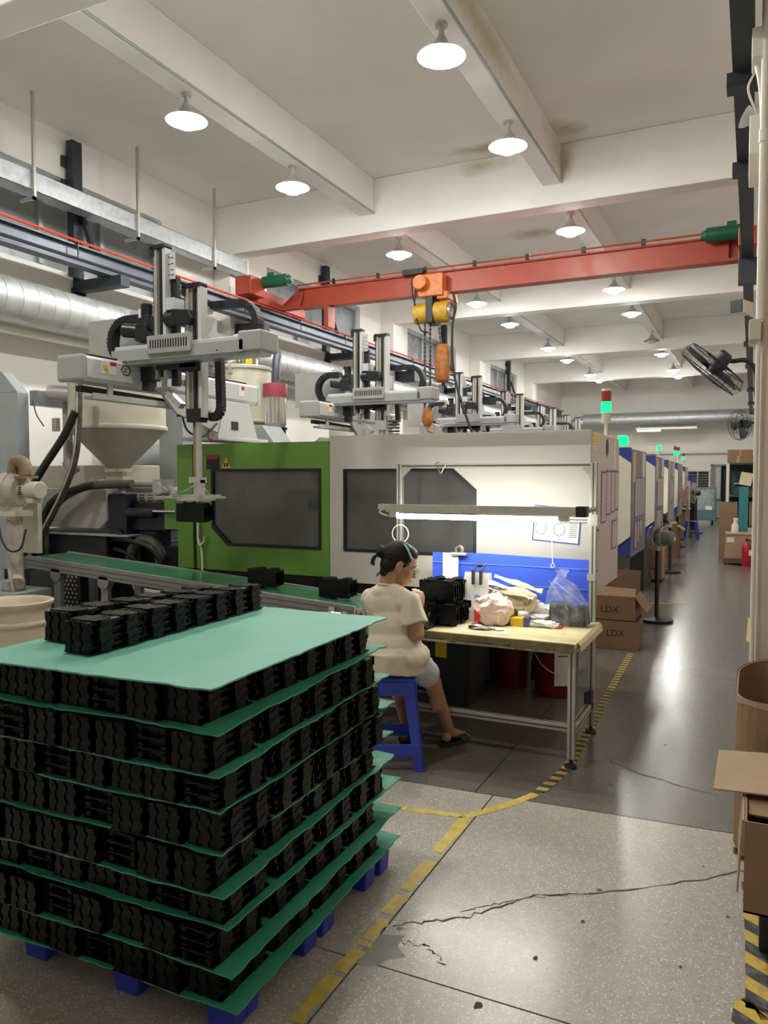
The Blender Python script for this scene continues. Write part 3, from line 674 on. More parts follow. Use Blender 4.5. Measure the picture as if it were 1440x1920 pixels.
# taped drawing sheet, hung askew on the cover
R_ = Matrix.Translation((-1.145,4.995,1.29)) @ Euler((0,rad(4),0)).to_matrix().to_4x4()
pf = part('drawing_sheet', g().box(-.155,.155,0,.003,-.118,.118).xf(R_), 'paper_frame', t)
part('sheet_face', g().box(-.146,.146,-.002,0,-.109,.109).xf(R_), 'paper_white', pf)
q = g()
for i in range(9): q.box(.085,.135,-.004,-.002,-.075+.013*i,-.069+.013*i)
q.ring([(-.10+.04*math.cos(k*PI/6), -.03+.045*math.sin(k*PI/6)) for k in range(12)], [(-.10+.034*math.cos(k*PI/6), -.03+.039*math.sin(k*PI/6)) for k in range(12)], 'y', -.004, -.002)
q.ring([(.02+.04*math.cos(k*PI/6), -.03+.045*math.sin(k*PI/6)) for k in range(12)], [(.02+.034*math.cos(k*PI/6), -.03+.039*math.sin(k*PI/6)) for k in range(12)], 'y', -.004, -.002)
q.box(-.12,-.09,-.004,-.002,.06,.085).box(-.08,-.03,-.004,-.002,.075,.085).box(-.02,.05,-.004,-.002,.07,.082)
part('sheet_drawing', q.xf(R_), 'grey_foil', pf)
# injection unit on the left
part('nozzle_block', g().box(-4.66,-4.295,5.25,5.65,1.14,1.42), 'green_paint', t, bev=.006)
part('guard_box', g().prism([(-6.5,1.13),(-5.36,1.13),(-5.27,1.2),(-5.27,1.49),(-6.5,1.49)], 'y', 5.18, 5.6), 'beige_grey', t, bev=.006)
part('guard_top', g().box(-7.0,-5.55,5.7,6.2,1.3,1.72), 'hopper_cream', t, bev=.01)
part('barrel_cover', g().cyl((-5.2,5.42,1.42),(-4.6,5.42,1.42),.09,n=16), 'shade_metal', t, 40)
q = g()
for r in range(3):
    for i in range(5): q.box(-5.12+.1*i,-5.06+.1*i,5.328,5.34,1.385+.025*r,1.392+.025*r)
part('cover_slots', q, 'gasket', t)
part('carriage', g().box(-5.3,-4.66,5.28,5.6,1.12,1.36).cyl((-5.1,5.24,1.28),(-4.75,5.24,1.28),.045,n=12).box(-5.27,-5.05,5.2,5.6,1.02,1.45).box(-5.0,-4.8,5.3,5.5,.85,1.12), 'dark_blue_black', t, bev=.01)
part('tie_rod', g().cyl((-4.85,5.22,1.30),(-4.5,5.22,1.30),.016,n=10), 'steel_bright', t, 40)
part('top_pipes', g().cyl((-5.45,5.3,1.55),(-4.72,5.3,1.54),.032,n=10).cyl((-5.3,5.36,1.50),(-4.66,5.36,1.49),.025,n=10).box(-4.78,-4.68,5.24,5.4,1.46,1.58), 'shade_metal', t, 40)
part('unit_base', g().box(-6.6,-5.25,5.15,6.0,.2,1.07).box(-5.25,-4.9,5.3,6.0,.2,1.0).box(-4.9,-4.29,5.35,6.0,.45,.98), 'bed_black', t, bev=.012)
part('base_lip', g().box(-6.6,-4.95,5.12,5.3,1.07,1.085), 'beige_grey', t)
part('pump_ring', g().tube(arc((-4.83,5.2,.87),.17,0,360,24)[:-1], .05, 10, closed=True), 'hose_dirty', t, 60)
part('oil_hoses', cable([(-5.15,5.2,1.12),(-5.05,5.15,1.06),(-4.9,5.13,1.03),(-4.72,5.14,.98),(-4.62,5.16,.85),(-4.68,5.18,.7)], .024).tube(bez([(-5.2,5.2,.95),(-5.0,5.16,.92),(-4.85,5.18,.8)],8),.02,8), 'cable_black', t, 60)
part('water_pipes', g().tube(bez([(-4.75,5.0,.85),(-4.72,4.95,.70),(-4.65,4.95,.64),(-4.3,4.95,.62),(-3.4,4.95,.60)],8),.03,8).tube(bez([(-4.55,5.02,.80),(-4.5,5.0,.72),(-4.35,5.0,.70),(-3.4,5.0,.68)],8),.025,8), 'shade_metal', t, 60)
part('feed_hose', cable([(-5.95,5.1,.85),(-5.9,5.05,1.15),(-5.7,5.04,1.38),(-5.45,5.06,1.5),(-5.25,5.1,1.53),(-4.9,5.12,1.54)], .038), 'hose_dirty', t, 60)
part('drain_hose', cable([(-5.95,5.03,.75),(-5.93,5.03,1.05),(-5.8,5.0,1.32),(-5.62,5.02,1.45),(-5.3,5.05,1.53)], .033), 'cable_black', t, 60)

# machines further along the aisle: cream door with cut corners in a blue frame
def far_machine(k, yf, xe, depth, tower, label, frame_m, end_m):
    t = thing('molding_machine', label, 'machine', (xe-1.7, yf+depth/2, 0))
    x0 = xe - 3.4; o = [(x0,.82),(xe-.45,.82),(xe,.82),(xe,1.89),(x0,1.89)]
    part('door_frame', g().box(x0, xe-.004, yf+.016, yf+.05, .80, 1.90), frame_m, t)
    part('cream_door', g().prism([(x0+.1,.86),(xe-.20,.84),(xe-.002,1.0),(xe-.002,1.74),(xe-.2,1.88),(x0+.1,1.88)], 'y', yf, yf+.016), 'bright_cream', t)
    part('end_cover', g().box(xe-.05, xe, yf+.05, yf+depth, .78, 1.885), end_m, t, bev=.005)
    part('top_cover', g().box(x0, xe-.05, yf+.06, yf+depth, 1.84, 1.885), end_m, t)
    part('rear_cover', g().box(x0, xe-.05, yf+depth-.05, yf+depth, .78, 1.84), end_m, t)
    part('machine_bed', g().box(x0-2, xe-.15, yf+.15, yf+depth-.1, 0, .80), 'bed_black', t)
    part('injection_unit', g().box(x0-2, x0-.9, yf+.2, yf+depth-.3, .8, 1.5).cyl((x0-.9,yf+.5,1.35),(x0,yf+.5,1.35),.12), 'beige_grey', t)
    lb = part('rating_label', g().box(xe, xe+.003, yf+.1, yf+.36, 1.55, 1.86), 'label_print', t)
    part('label_head', g().box(xe+.003, xe+.004, yf+.12, yf+.34, 1.77, 1.85), 'label_yellow', lb)
    for i in range(4):
        notice(t, yf+.28+.2*i, 1.17, 1.60, .19, x=xe); 
        if i < 3: notice(t, yf+.28+.2*i, .78+.05*i+.06, 1.14, .18, x=xe)
    part('white_label', g().box(xe, xe+.003, yf+.85, yf+1.1, 1.6, 1.87), 'paper_white', t)
    return t
machines = [(8.05,-1.1,1.2), (11.1,-1.2,1.15), (14.1,-1.31,1.2), (17.1,-1.4,1.2), (19.4,-1.62,1.1), (23.0,-1.7,1.2)]
labs = ['blue and cream machine next behind the nearest white-ended machine', 'third machine along the aisle, cream strip with blue corner', 'fourth machine along the aisle with its work lamp lit', 'fifth machine along the aisle, grey end',
        'sixth machine along the aisle, mostly hidden', 'last machine at the far end of the aisle']
for k, (yf, xe, dp) in enumerate(machines):
    far_machine(k, yf, xe, dp, True, labs[k], 'blue_paint', 'slate_blue' if k < 2 else 'trunk_grey')
def beacon(x, y, z, label, red=True, h=1.0):
    t = thing('signal_tower', label, 'signal light', (x, y, z), 0, 'signal towers')
    part('base', g().cyl((x,y,z),(x,y,z+.015),.04,n=14).cyl((x,y,z+.015),(x,y,z+.11*h),.012,n=8), 'white_pipe', t, 40)
    part('collar', g().cyl((x,y,z+.11*h),(x,y,z+.19*h),.034,n=16), 'hopper_cream', t, 40)
    part('green_lens', g().cyl((x,y,z+.19*h),(x,y,z+.27*h),.037,n=16), 'green_on', t, 40)
    if red:
        part('red_lens', g().cyl((x,y,z+.27*h),(x,y,z+.35*h),.036,n=16), 'red_lens', t, 40)
        part('cap', g().cyl((x,y,z+.35*h),(x,y,z+.365*h),.035,n=16), 'white_pipe', t, 40)
beacon(-1.0, 5.95, 1.895, 'red and green signal tower lit green on the nearest white machine')
t = thing('signal_light', 'square green lit signal light on the second machine', 'signal light', (-1.22, 8.3, 1.885), 0, 'signal towers')
part('base', g().cyl((-1.22,8.3,1.885),(-1.22,8.3,1.93),.03,n=12), 'white_pipe', t, 40); part('green_lens', g().box(-1.27,-1.17,8.25,8.35,1.93,2.03), 'green_on', t, bev=.012)
beacon(-1.5, 14.4, 1.885, 'round green signal light on the fourth machine', False)
beacon(-1.43, 17.4, 1.885, 'green signal tower lit on the fifth machine', True); beacon(-1.68, 19.7, 1.885, 'tallest distant green signal tower, sixth machine', True, 1.3); beacon(-1.76, 23.2, 1.885, 'farthest green signal tower, last machine', True, 1.1)
# work lamp and bench on the fourth machine, far away
t = thing('work_light', 'short bright tube lamp in front of the fourth machine', 'light', (-1.75, 13.6, 1.3))
part('housing', g().box(-2.5,-1.62,13.15,13.25,1.36,1.40), 'table_alu', t); part('tube_lamp', g().cyl((-2.45,13.2,1.34),(-1.67,13.2,1.34),.02,n=8), 'tube', t)
part('post', g().bar((-1.64,13.2,0),(-1.64,13.2,1.36),.04,.04), 'table_alu', t)

# ================================================================ gantry robots
def links(path, wd, ht, step=.024, cross=(0,1,0)):
    """cable chain: one plate pair per link along a path"""
    q = g(); P = [Vector(p) for p in path]; acc = 0; last = None
    for a, b in zip(P, P[1:]):
        L = (b-a).length; d = (b-a)/L; s = (step-acc) if last is not None else 0
        while s <= L:
            c = a + d*s; u = Vector(cross); v = d.cross(u).normalized()
            R = Matrix((d, u, v)).transposed()
            q.obox(c, (step*1.04, wd*.96, ht), R); q.obox(c, (step*.45, wd, ht*1.08), R)
            last = s; s += step
        acc = L - (s - step)
    return q
def robot(dx, dy, down, label):
    X = lambda v: v + dx
    Y = lambda v: v + dy
    t = thing('gantry_robot', label, 'robot', (X(-4.0), Y(5.2), 1.87))
    bm = part('traverse_beam', g().prism([(X(-4.11),2.25),(X(-4.08),2.225),(X(-3.92),2.225),(X(-3.89),2.25),(X(-3.89),2.37),(X(-3.91),2.39),(X(-4.09),2.39),(X(-4.11),2.37)], 'y', Y(3.68), Y(5.58)), 'robot_white', t)
    part('end_cap', g().box(X(-4.115),X(-3.885),Y(3.63),Y(3.68),2.22,2.395), 'robot_grey', bm, bev=.02)
    part('end_cap', g().box(X(-4.115),X(-3.885),Y(5.58),Y(5.62),2.22,2.395), 'robot_white', bm, bev=.012)
    part('guide_rail', g().box(X(-4.06),X(-3.95),Y(3.76),Y(5.5),2.39,2.41), 'black_plastic', bm)
    part('safety_label', g().box(X(-3.889),X(-3.887),Y(3.80),Y(3.93),2.285,2.37), 'paper_white', bm)
    part('label_mark', g().box(X(-3.887),X(-3.886),Y(3.81),Y(3.855),2.31,2.345).box(X(-3.887),X(-3.886),Y(3.83),Y(3.86),2.29,2.315), 'label_yellow', bm)
    part('label_mark', g().box(X(-3.887),X(-3.886),Y(3.875),Y(3.93),2.345,2.37), 'label_red', bm)
    hx_ = [(Y(4.02)+.048*math.cos(q*PI/3), 2.33+.038*math.sin(q*PI/3)) for q in range(6)]
    part('hexagon_badge', g().ring(hx_, [(Y(4.02)+.04*math.cos(q*PI/3), 2.33+.031*math.sin(q*PI/3)) for q in range(6)], 'x', X(-3.889), X(-3.887)), 'ink_dark', bm)
    text('badge_letter', '-Z', .038, face_mtx((X(-3.888),Y(3.993),2.317),'+x'), 'ink_dark', bm)
    text('lettering', 'CR欧贝', .062, face_mtx((X(-3.888),Y(4.53),2.29),'+x'), 'ink_dark', bm)
    part('small_label', g().box(X(-3.889),X(-3.887),Y(5.3),Y(5.38),2.28,2.36), 'paper_white', bm)
    part('label_mark', g().box(X(-3.887),X(-3.886),Y(5.34),Y(5.38),2.33,2.36), 'label_red', bm)
    part('chain_tray', g().box(X(-4.03),X(-3.95),Y(3.78),Y(4.75),2.12,2.14).box(X(-3.955),X(-3.945),Y(3.78),Y(4.75),2.12,2.16).box(X(-3.95),X(-3.93),Y(3.9),Y(3.94),2.12,2.24).box(X(-3.95),X(-3.93),Y(4.7),Y(4.74),2.12,2.24), 'robot_white', t)
    part('tray_chain', links([(X(-3.98),Y(3.7),2.18),(X(-3.98),Y(4.65),2.16)], .05, .035, cross=(1,0,0)), 'chain_black', t)
    part('pedestal', g().prism([(Y(5.02),1.92),(Y(5.58),1.92),(Y(5.45),2.225),(Y(5.12),2.225)], 'x', X(-4.13), X(-3.89)).box(X(-4.2),X(-3.83),Y(4.95),Y(5.65),1.895,1.925), 'robot_white', t, bev=.006)
    part('control_plate', g().box(X(-3.89),X(-3.885),Y(5.2),Y(5.29),1.99,2.06), 'steel_dark', t)
    part('side_gusset', g().prism([(Y(4.42),2.225),(Y(4.42),2.19),(Y(4.55),2.08),(Y(5.08),1.95),(Y(5.12),2.225)], 'x', X(-3.93), X(-3.90)), 'robot_white', t)
    part('gusset_hole', g().add([(X(-3.898),Y(4.72)+.035*math.cos(q*PI/6)+.02*math.sin(q*PI/6),2.10-.05*math.sin(q*PI/6)) for q in range(12)],[tuple(range(12))]).add([(X(-3.898),Y(4.86)+.035*math.cos(q*PI/6)+.02*math.sin(q*PI/6),2.09-.05*math.sin(q*PI/6)) for q in range(12)],[tuple(range(12))]), 'shade_metal', t)
    part('pneumatic_knobs', g().cyl((X(-3.94),Y(4.62),2.12),(X(-3.94),Y(4.62),2.06),.022,n=10).cyl((X(-3.94),Y(4.7),2.12),(X(-3.94),Y(4.7),2.06),.022,n=10), 'black_plastic', t, 40)
    part('air_line', cable([(X(-3.95),Y(4.65),2.12),(X(-3.93),Y(4.7),1.96),(X(-3.9),Y(4.85),1.92),(X(-3.88),Y(5.0),2.03)], .008), 'cable_black', t)
    part('orange_hose', cable([(X(-3.92),Y(5.0),2.03),(X(-3.93),Y(4.95),1.96),(X(-3.9),Y(4.93),1.90),(X(-3.9),Y(5.0),1.91)], .008), 'label_red', t)
    # kick beam across
    part('carriage', g().box(X(-4.12),X(-3.86),Y(4.12),Y(4.42),2.405,2.46), 'black_plastic', t, bev=.008)
    kb = part('kick_beam', g().box(X(-3.99),X(-2.86),Y(4.02),Y(4.12),2.40,2.495), 'robot_white', t, bev=.006)
    part('front_cover', g().box(X(-4.0),X(-2.9),Y(4.0),Y(4.02),2.39,2.465), 'robot_grey', kb)
    part('rail_lip', g().box(X(-4.02),X(-2.78),Y(4.02),Y(4.14),2.365,2.39), 'galvanized', kb)
    part('end_cap', g().box(X(-2.94),X(-2.76),Y(4.0),Y(4.2),2.39,2.52), 'robot_grey', kb, bev=.012)
    lv = part('louver_cover', g().box(X(-3.665),X(-3.30),Y(3.98),Y(4.0),2.42,2.54), 'robot_grey', kb, bev=.004)
    q = g()
    for i in range(15): q.box(X(-3.635+.0215*i),X(-3.627+.0215*i),Y(3.977),Y(3.981),2.455,2.51)
    part('vent_slot', q, 'gasket', lv, kind='stuff')
    part('beam_screws', g().cyl((X(-3.95),Y(4.0),2.41),(X(-3.95),Y(3.996),2.41),.005,n=8).cyl((X(-3.68),Y(4.0),2.44),(X(-3.68),Y(3.996),2.44),.005,n=8).cyl((X(-3.1),Y(4.0),2.41),(X(-3.1),Y(3.996),2.41),.005,n=8), 'gasket', kb)
    part('beam_bridge', g().box(X(-3.95),X(-3.84),Y(4.1),Y(4.4),2.40,2.48).box(X(-3.7),X(-3.35),Y(4.1),Y(4.14),2.33,2.42), 'black_plastic', kb, bev=.006)
    part('back_plate', g().box(X(-4.66),X(-4.0),Y(4.43),Y(4.47),2.41,2.80), 'robot_grey', t)
    part('plate_bracket', g().box(X(-4.09),X(-4.0),Y(4.28),Y(4.42),2.60,2.80), 'robot_white', t)
    ca = [(X(-3.98),Y(4.27),2.735)] + arc((X(-4.10),Y(4.27),2.585),.15,90,270,14) + [(X(-4.0),Y(4.27),2.435)]
    part('cable_chain', links(ca, .075, .05), 'chain_black', t)
    ca = [(X(-3.53),Y(4.3),2.775),(X(-3.2),Y(4.3),2.77)] + arc((X(-3.14),Y(4.3),2.62),.15,90,-35,12) + [(X(-3.03),Y(4.3),2.51)]
    part('cable_chain', links(ca, .075, .045), 'chain_black', t)
    mo = part('drive_motor', g().cyl((X(-4.0),Y(4.12),2.63),(X(-3.84),Y(4.16),2.61),.05,n=16).box(X(-3.88),X(-3.78),Y(4.1),Y(4.24),2.54,2.66), 'black_plastic', t, 40, bev=.006)
    part('gear_head', g().cyl((X(-3.82),Y(4.16),2.6),(X(-3.82),Y(4.16),2.80),.045,n=14).box(X(-3.87),X(-3.77),Y(4.11),Y(4.21),2.62,2.72), 'black_plastic', mo, 40, bev=.006)
    part('rating_plate', g().box(X(-3.85),X(-3.83),Y(4.105),Y(4.11),2.70,2.76), 'paper_white', mo)
    mo = part('drive_motor', g().cyl((X(-3.64),Y(4.16),2.68),(X(-3.56),Y(4.16),2.68),.055,n=14).prism([(X(-3.56),2.63),(X(-3.42),2.62),(X(-3.38),2.66),(X(-3.42),2.72),(X(-3.56),2.735)], 'y', Y(4.1), Y(4.22)), 'black_plastic', t, 40, bev=.006)
    part('motor_bracket', g().box(X(-3.62),X(-3.55),Y(4.12),Y(4.3),2.735,2.815).box(X(-3.55),X(-3.36),Y(4.24),Y(4.3),2.72,2.76).box(X(-3.40),X(-3.33),Y(4.2),Y(4.3),2.54,2.68), 'robot_white', mo)
    # arm one (runner picker)
    def arm(name, xc, z0, z1, wid, right):
        a = part(name, g().box(X(xc-wid/2+.02),X(xc+wid/2-.02),Y(4.15),Y(4.19),z0,z1).box(X(xc-wid/2),X(xc-wid/2+.025),Y(4.13),Y(4.20),z0,z1), 'profile_metal', t)
        part('arm_side', g().box(X(xc+wid/2-.025),X(xc+wid/2),Y(4.13),Y(4.2),z0,z1), 'robot_white', a)
        part('toothed_belt', g().box(X(xc-.008),X(xc+.012),Y(4.135),Y(4.15),z0+.01,z1-.02).box(X(xc-wid/2-.015),X(xc-wid/2),Y(4.14),Y(4.19),z0,z1), 'gasket', a)
        part('arm_head', g().box(X(xc-wid/2-.02),X(xc+wid/2),Y(4.12),Y(4.2),z1-.01,z1+.015).box(X(xc-wid/2-.025),X(xc-wid/2+.005),Y(4.12),Y(4.19),z1-.06,z1), 'black_plastic', a)
        return a
    lift = 0 if down else -.02
    a = arm('runner_arm', -3.68, 2.28, 3.17, .10, True)
    part('scale_plate', g().box(X(-3.627),X(-3.575),Y(4.16),Y(4.17),2.95,3.13), 'robot_white', a)
    q = g()
    for i, (w_, z_) in enumerate([(.02,3.09),(.022,3.05),(.02,3.01),(.028,2.975)]): q.box(X(-3.605),X(-3.605+w_),Y(4.158),Y(4.16),z_,z_+.006)
    for z_ in (3.1,3.05,2.98): q.cyl((X(-3.618),Y(4.16),z_),(X(-3.618),Y(4.155),z_),.004,n=8)
    part('scale_marks', q, 'gasket', a)
    part('arm_chain', links([(X(-3.60),Y(4.2),2.96),(X(-3.60),Y(4.2),2.3),(X(-3.605),Y(4.2),2.22)], .04, .05), 'chain_black', a)
    part('runner_gripper', g().cyl((X(-3.68),Y(4.17),2.28),(X(-3.68),Y(4.17),2.17),.02,n=10).box(X(-3.74),X(-3.60),Y(4.14),Y(4.2),2.2,2.22).obox((X(-3.58),Y(4.16),2.13),(.15,.05,.04),(0,rad(38),0)), 'shade_metal', a, 40)
    part('gripper_valves', g().box(X(-3.86),X(-3.76),Y(4.13),Y(4.22),2.27,2.37).box(X(-3.84),X(-3.78),Y(4.12),Y(4.2),2.2,2.27), 'chain_black', a)
    z0, z1 = (2.0, 2.88) if down else (2.18, 3.10)
    a = arm('main_arm', -3.395, z0, z1, .13, True)
    part('motor_mount', g().box(X(-3.490),X(-3.340),Y(4.1),Y(4.2),2.31,2.41), 'gasket', a)
    if down:
        part('inner_rod', g().box(X(-3.415),X(-3.395),Y(4.14),Y(4.17),1.58,2.02), 'rust_dust', a)
        part('inner_rod', g().box(X(-3.393),X(-3.365),Y(4.14),Y(4.17),1.6,2.02), 'profile_metal', a)
        ca = [(X(-3.250),Y(4.22),2.44),(X(-3.240),Y(4.22),2.10)] + arc((X(-3.305),Y(4.22),2.07),.065,0,-160,8)
        part('arm_chain', links(ca, .045, .05), 'chain_black', a)
        part('wrist', g().box(X(-3.440),X(-3.350),Y(4.12),Y(4.2),1.56,1.6).cyl((X(-3.410),Y(4.16),1.47),(X(-3.410),Y(4.16),1.56),.018,n=10).box(X(-3.390),X(-3.350),Y(4.13),Y(4.18),1.46,1.58), 'shade_metal', a, 40)
        part('gripper_plate', g().box(X(-3.720),X(-3.210),Y(4.10),Y(4.125),1.455,1.47).box(X(-3.720),X(-3.210),Y(4.2),Y(4.225),1.455,1.47).box(X(-3.500),X(-3.480),Y(4.0),Y(4.32),1.465,1.48).box(X(-3.340),X(-3.320),Y(4.0),Y(4.32),1.465,1.48).box(X(-3.510),X(-3.310),Y(4.08),Y(4.24),1.44,1.458), 'profile_metal', a)
        part('vacuum_tube', cable([(X(-3.370),Y(4.12),1.56),(X(-3.410),Y(4.05),1.51),(X(-3.490),Y(4.02),1.50),(X(-3.570),Y(4.0),1.54),(X(-3.600),Y(4.0),1.57)], .004,6).tube(bez([(X(-3.320),Y(4.1),1.52),(X(-3.270),Y(4.08),1.52),(X(-3.240),Y(4.08),1.49),(X(-3.250),Y(4.1),1.46)],8),.004,6), 'clear_film', a)
        for sx in (-3.48, -3.34): part('suction_cup', g().cyl((X(sx),Y(4.12),1.425),(X(sx),Y(4.12),1.45),.014,.01,10), 'rust_orange', a, 40)
        part('arm_foot', g().box(X(-3.450),X(-3.340),Y(4.12),Y(4.2),1.97,2.06), 'gasket', a)
    else:
        ca = [(X(-3.250),Y(4.22),2.44),(X(-3.245),Y(4.22),2.25)] + arc((X(-3.290),Y(4.22),2.22),.05,0,-150,6)
        part('arm_chain', links(ca, .045, .045), 'chain_black', a)
        part('wrist', g().box(X(-3.460),X(-3.330),Y(4.11),Y(4.2),2.10,2.2).cyl((X(-3.400),Y(4.16),1.98),(X(-3.400),Y(4.16),2.1),.035,n=10).box(X(-3.340),X(-3.290),Y(4.13),Y(4.18),1.96,2.25), 'shade_metal', a, 40)
        q = g()
        for i in range(7): q.cyl((X(-3.310),Y(4.12),1.98+.035*i),(X(-3.190),Y(4.14),1.98+.035*i),.01,.014,6)
        part('gripper_fingers', q, 'hose_dirty', a)
    return t
r1 = robot(0, 0, True, 'nearest white take-out robot with its long arm lowered over the conveyor')
r2 = robot(-.17, 3.25, False, 'second white take-out robot, both arms raised, above the white machine cover')
for k, (x, y, lb) in enumerate([(-.35, 6.9, 'third take-out robot, just behind the hoist chain'), (-.45, 9.6, 'fourth take-out robot, partly hidden behind the third'),
                               (-.55, 12.6, 'fifth take-out robot, only raised arm tops showing'), (-.62, 15.6, 'sixth take-out robot, farthest arm tops near the duct bend')]):
    dup(r2, (r2.location.x + .17 + x, r2.location.y - 3.25 + y, r2.location.z), label=lb)

# ================================================================ hoppers, dryers and trunking on the left
def hopper(cx, cy, r, zt, zb, zc, rc, zo, label, top=True):
    t = thing('hopper_dryer', label, 'hopper', (cx, cy, zo))
    part('drum', g().lathe([(r,zb),(r,zt)], (cx,cy,0), 32), 'hopper_cream', t, 40)
    part('bottom_ring', g().lathe([(r+.012,zb-.02),(r+.02,zb),(r+.012,zb+.02)], (cx,cy,0), 32), 'hopper_cream', t, 50)
    part('cone', g().lathe([(rc,zc),(r,zb-.02)], (cx,cy,0), 32), 'hopper_grey', t, 40)
    part('lid', g().lathe([(r+.025,zt),(r+.03,zt+.03),(r,zt+.05),(.12,zt+.07)], (cx,cy,0), 32), 'hopper_cream', t, 50)
    part('outlet', g().cyl((cx,cy,zo),(cx,cy,zc),rc*.72,n=16).cyl((cx,cy,zc-.03),(cx,cy,zc),rc*1.25,n=16).box(cx-rc*1.5,cx+rc*1.5,cy-rc,cy+rc,zc-.1,zc-.075), 'hopper_cream', t, 40)
    part('latch', g().box(cx+r*.2-.02,cx+r*.2+.02,cy-r-.02,cy-r+.02,zt-.07,zt+.04), 'shade_metal', t)
    if top:
        ld = part('loader', g().lathe([(.05,zt+.07),(.13,zt+.07),(.13,zt+.15),(.07,zt+.19),(.08,zt+.2),(.19,zt+.36),(.2,zt+.46)], (cx+.08,cy,0), 22), 'steel_bright', t, 40)
        part('loader_elbow', g().tube(bez([(cx-.3,cy-.1,zt+.05),(cx-.28,cy-.1,zt+.2),(cx-.2,cy-.1,zt+.26),(cx-.1,cy-.1,zt+.1)],6),.06,10), 'white_pipe', ld, 60)
        part('yellow_tag', g().box(cx+.15,cx+.24,cy-.15,cy-.14,zt+.07,zt+.15), 'bright_yellow', ld)
    return t
h1 = hopper(-5.43, 5.5, .44, 2.62, 2.06, 1.68, .1, 1.495, 'big cream hopper dryer standing on the nearest machine, behind the robot beam', False)
part('slide_gate', g().box(-5.62,-5.5,5.38,5.46,1.50,1.60).cyl((-5.62,5.42,1.55),(-5.7,5.42,1.55),.035,n=10), 'hopper_grey', h1, 40)
part('side_latch', g().box(-5.80,-5.74,5.06,5.1,2.02,2.14), 'hopper_grey', h1)
part('standpipe', g().cyl((-5.90,5.33,2.35),(-5.90,5.33,1.72),.045,n=12).cyl((-5.90,5.33,1.75),(-5.83,5.33,1.65),.06,n=12), 'hopper_grey', h1, 40)
part('return_elbow', g().cyl((-5.93,5.15,2.385),(-5.72,5.25,2.37),.075,n=16).cyl((-5.74,5.24,2.37),(-5.5,5.4,2.33),.115,n=16), 'shade_metal', h1, 40)
part('vertical_hose', cable([(-5.245,4.87,2.42),(-5.24,4.85,2.08),(-5.29,4.85,1.76),(-5.43,4.85,1.48),(-5.60,4.85,1.24),(-5.77,4.85,1.03),(-5.85,4.86,.95)], .03), 'hose_dirty', h1, 60)
part('hose_stripe', cable([(-5.235,4.835,2.42),(-5.23,4.818,2.08),(-5.28,4.818,1.76),(-5.42,4.818,1.48),(-5.59,4.818,1.24),(-5.74,4.818,1.05)], .008), 'dirty_white', h1, 60)
part('slanted_hose', cable([(-5.22,4.80,2.16),(-5.30,4.78,2.0),(-5.37,4.76,1.89),(-5.53,4.74,1.70),(-5.68,4.74,1.52),(-5.80,4.74,1.29),(-5.845,4.74,1.05),(-5.84,4.76,.9)], .034), 'cable_black', h1, 60)
part('thin_cable', cable([(-5.85,4.9,2.3),(-5.75,4.85,2.16),(-5.66,4.85,2.05)], .006,6).tube(bez([(-5.65,4.96,1.9),(-5.8,4.9,1.62),(-5.9,4.88,1.35),(-5.92,4.88,1.1)],8),.006,6), 'cable_black', h1, 60)
hopper(-6.12, 8.45, .37, 3.0, 2.33, 1.95, .09, 1.72, 'cream hopper dryer with steel loader on top, behind the nearest robot')
hopper(-6.2, 11.6, .36, 2.62, 2.2, 1.9, .09, 1.7, 'small distant cream hopper dryer behind the second robot')
t = thing('dust_collector', 'small chrome dust hopper with maroon lid behind the green door', 'hopper', (-5.32, 8.0, 1.9))
part('lid', g().lathe([(.15,2.58),(.155,2.6),(.15,2.74),(.14,2.745)], (-5.32,8.0,0), 20), 'maroon', t, 40)
part('chrome_drum', g().cyl((-5.32,8.0,2.58),(-5.32,8.0,2.26),.135,n=20), 'steel_bright', t, 40)
part('cone', g().cyl((-5.32,8.0,2.26),(-5.32,8.0,2.06),.14,.06,18).cyl((-5.32,8,2.06),(-5.32,8,1.9),.05,n=12), 'hopper_grey', t, 40)
part('riser', g().tube(bez([(-5.32,8.02,2.74),(-5.32,8.03,3.0),(-5.35,8.1,3.16),(-5.55,8.2,3.22)],6),.05,10), 'rail_steel', t, 60)
part('frame', g().box(-5.55,-5.52,7.9,7.93,1.8,2.2).box(-5.15,-5.12,7.9,7.93,1.8,2.2).box(-5.9,-5.1,7.9,7.93,2.17,2.2).bar((-5.2,7.9,2.2),(-5.05,7.9,1.8),.04,.04), 'steel_dark', t)
t = thing('cable_trunking', 'grey metal trunking frame with vertical post behind the green door', 'trunking', (-5.7, 6.2, 0))
part('post', g().box(-5.72,-5.40,6.38,6.6,.6,2.50), 'trunk_grey', t, bev=.005)
part('cross_trunk', g().prism([(-5.95,2.5),(-5.72,2.5),(-5.40,2.38),(-5.40,2.5),(-5.5,2.62),(-5.8,2.62)], 'y', 6.38, 6.6), 'trunk_grey', t)
part('left_tower', g().box(-6.85,-6.0,4.86,4.98,.75,2.37).prism([(-6.85,2.37),(-6.0,2.37),(-6.2,2.56),(-6.85,2.62)], 'y', 4.86, 4.98), 'trunk_grey', t, bev=.005)
part('side_trunk', g().box(-6.13,-6.03,5.10,6.6,2.27,2.41), 'galvanized', t)
q = g()
for i in range(5): q.add([(-6.028,5.6+.07*i+.018*math.cos(k*PI/4),2.345+.018*math.sin(k*PI/4)) for k in range(8)], [tuple(range(8))])
part('punched_holes', q, 'gasket', t)
t = thing('pipe_rack', 'dark steel pipe rack frame with white pipes near the window wall', 'rack', (-6.9, 7.2, 0))
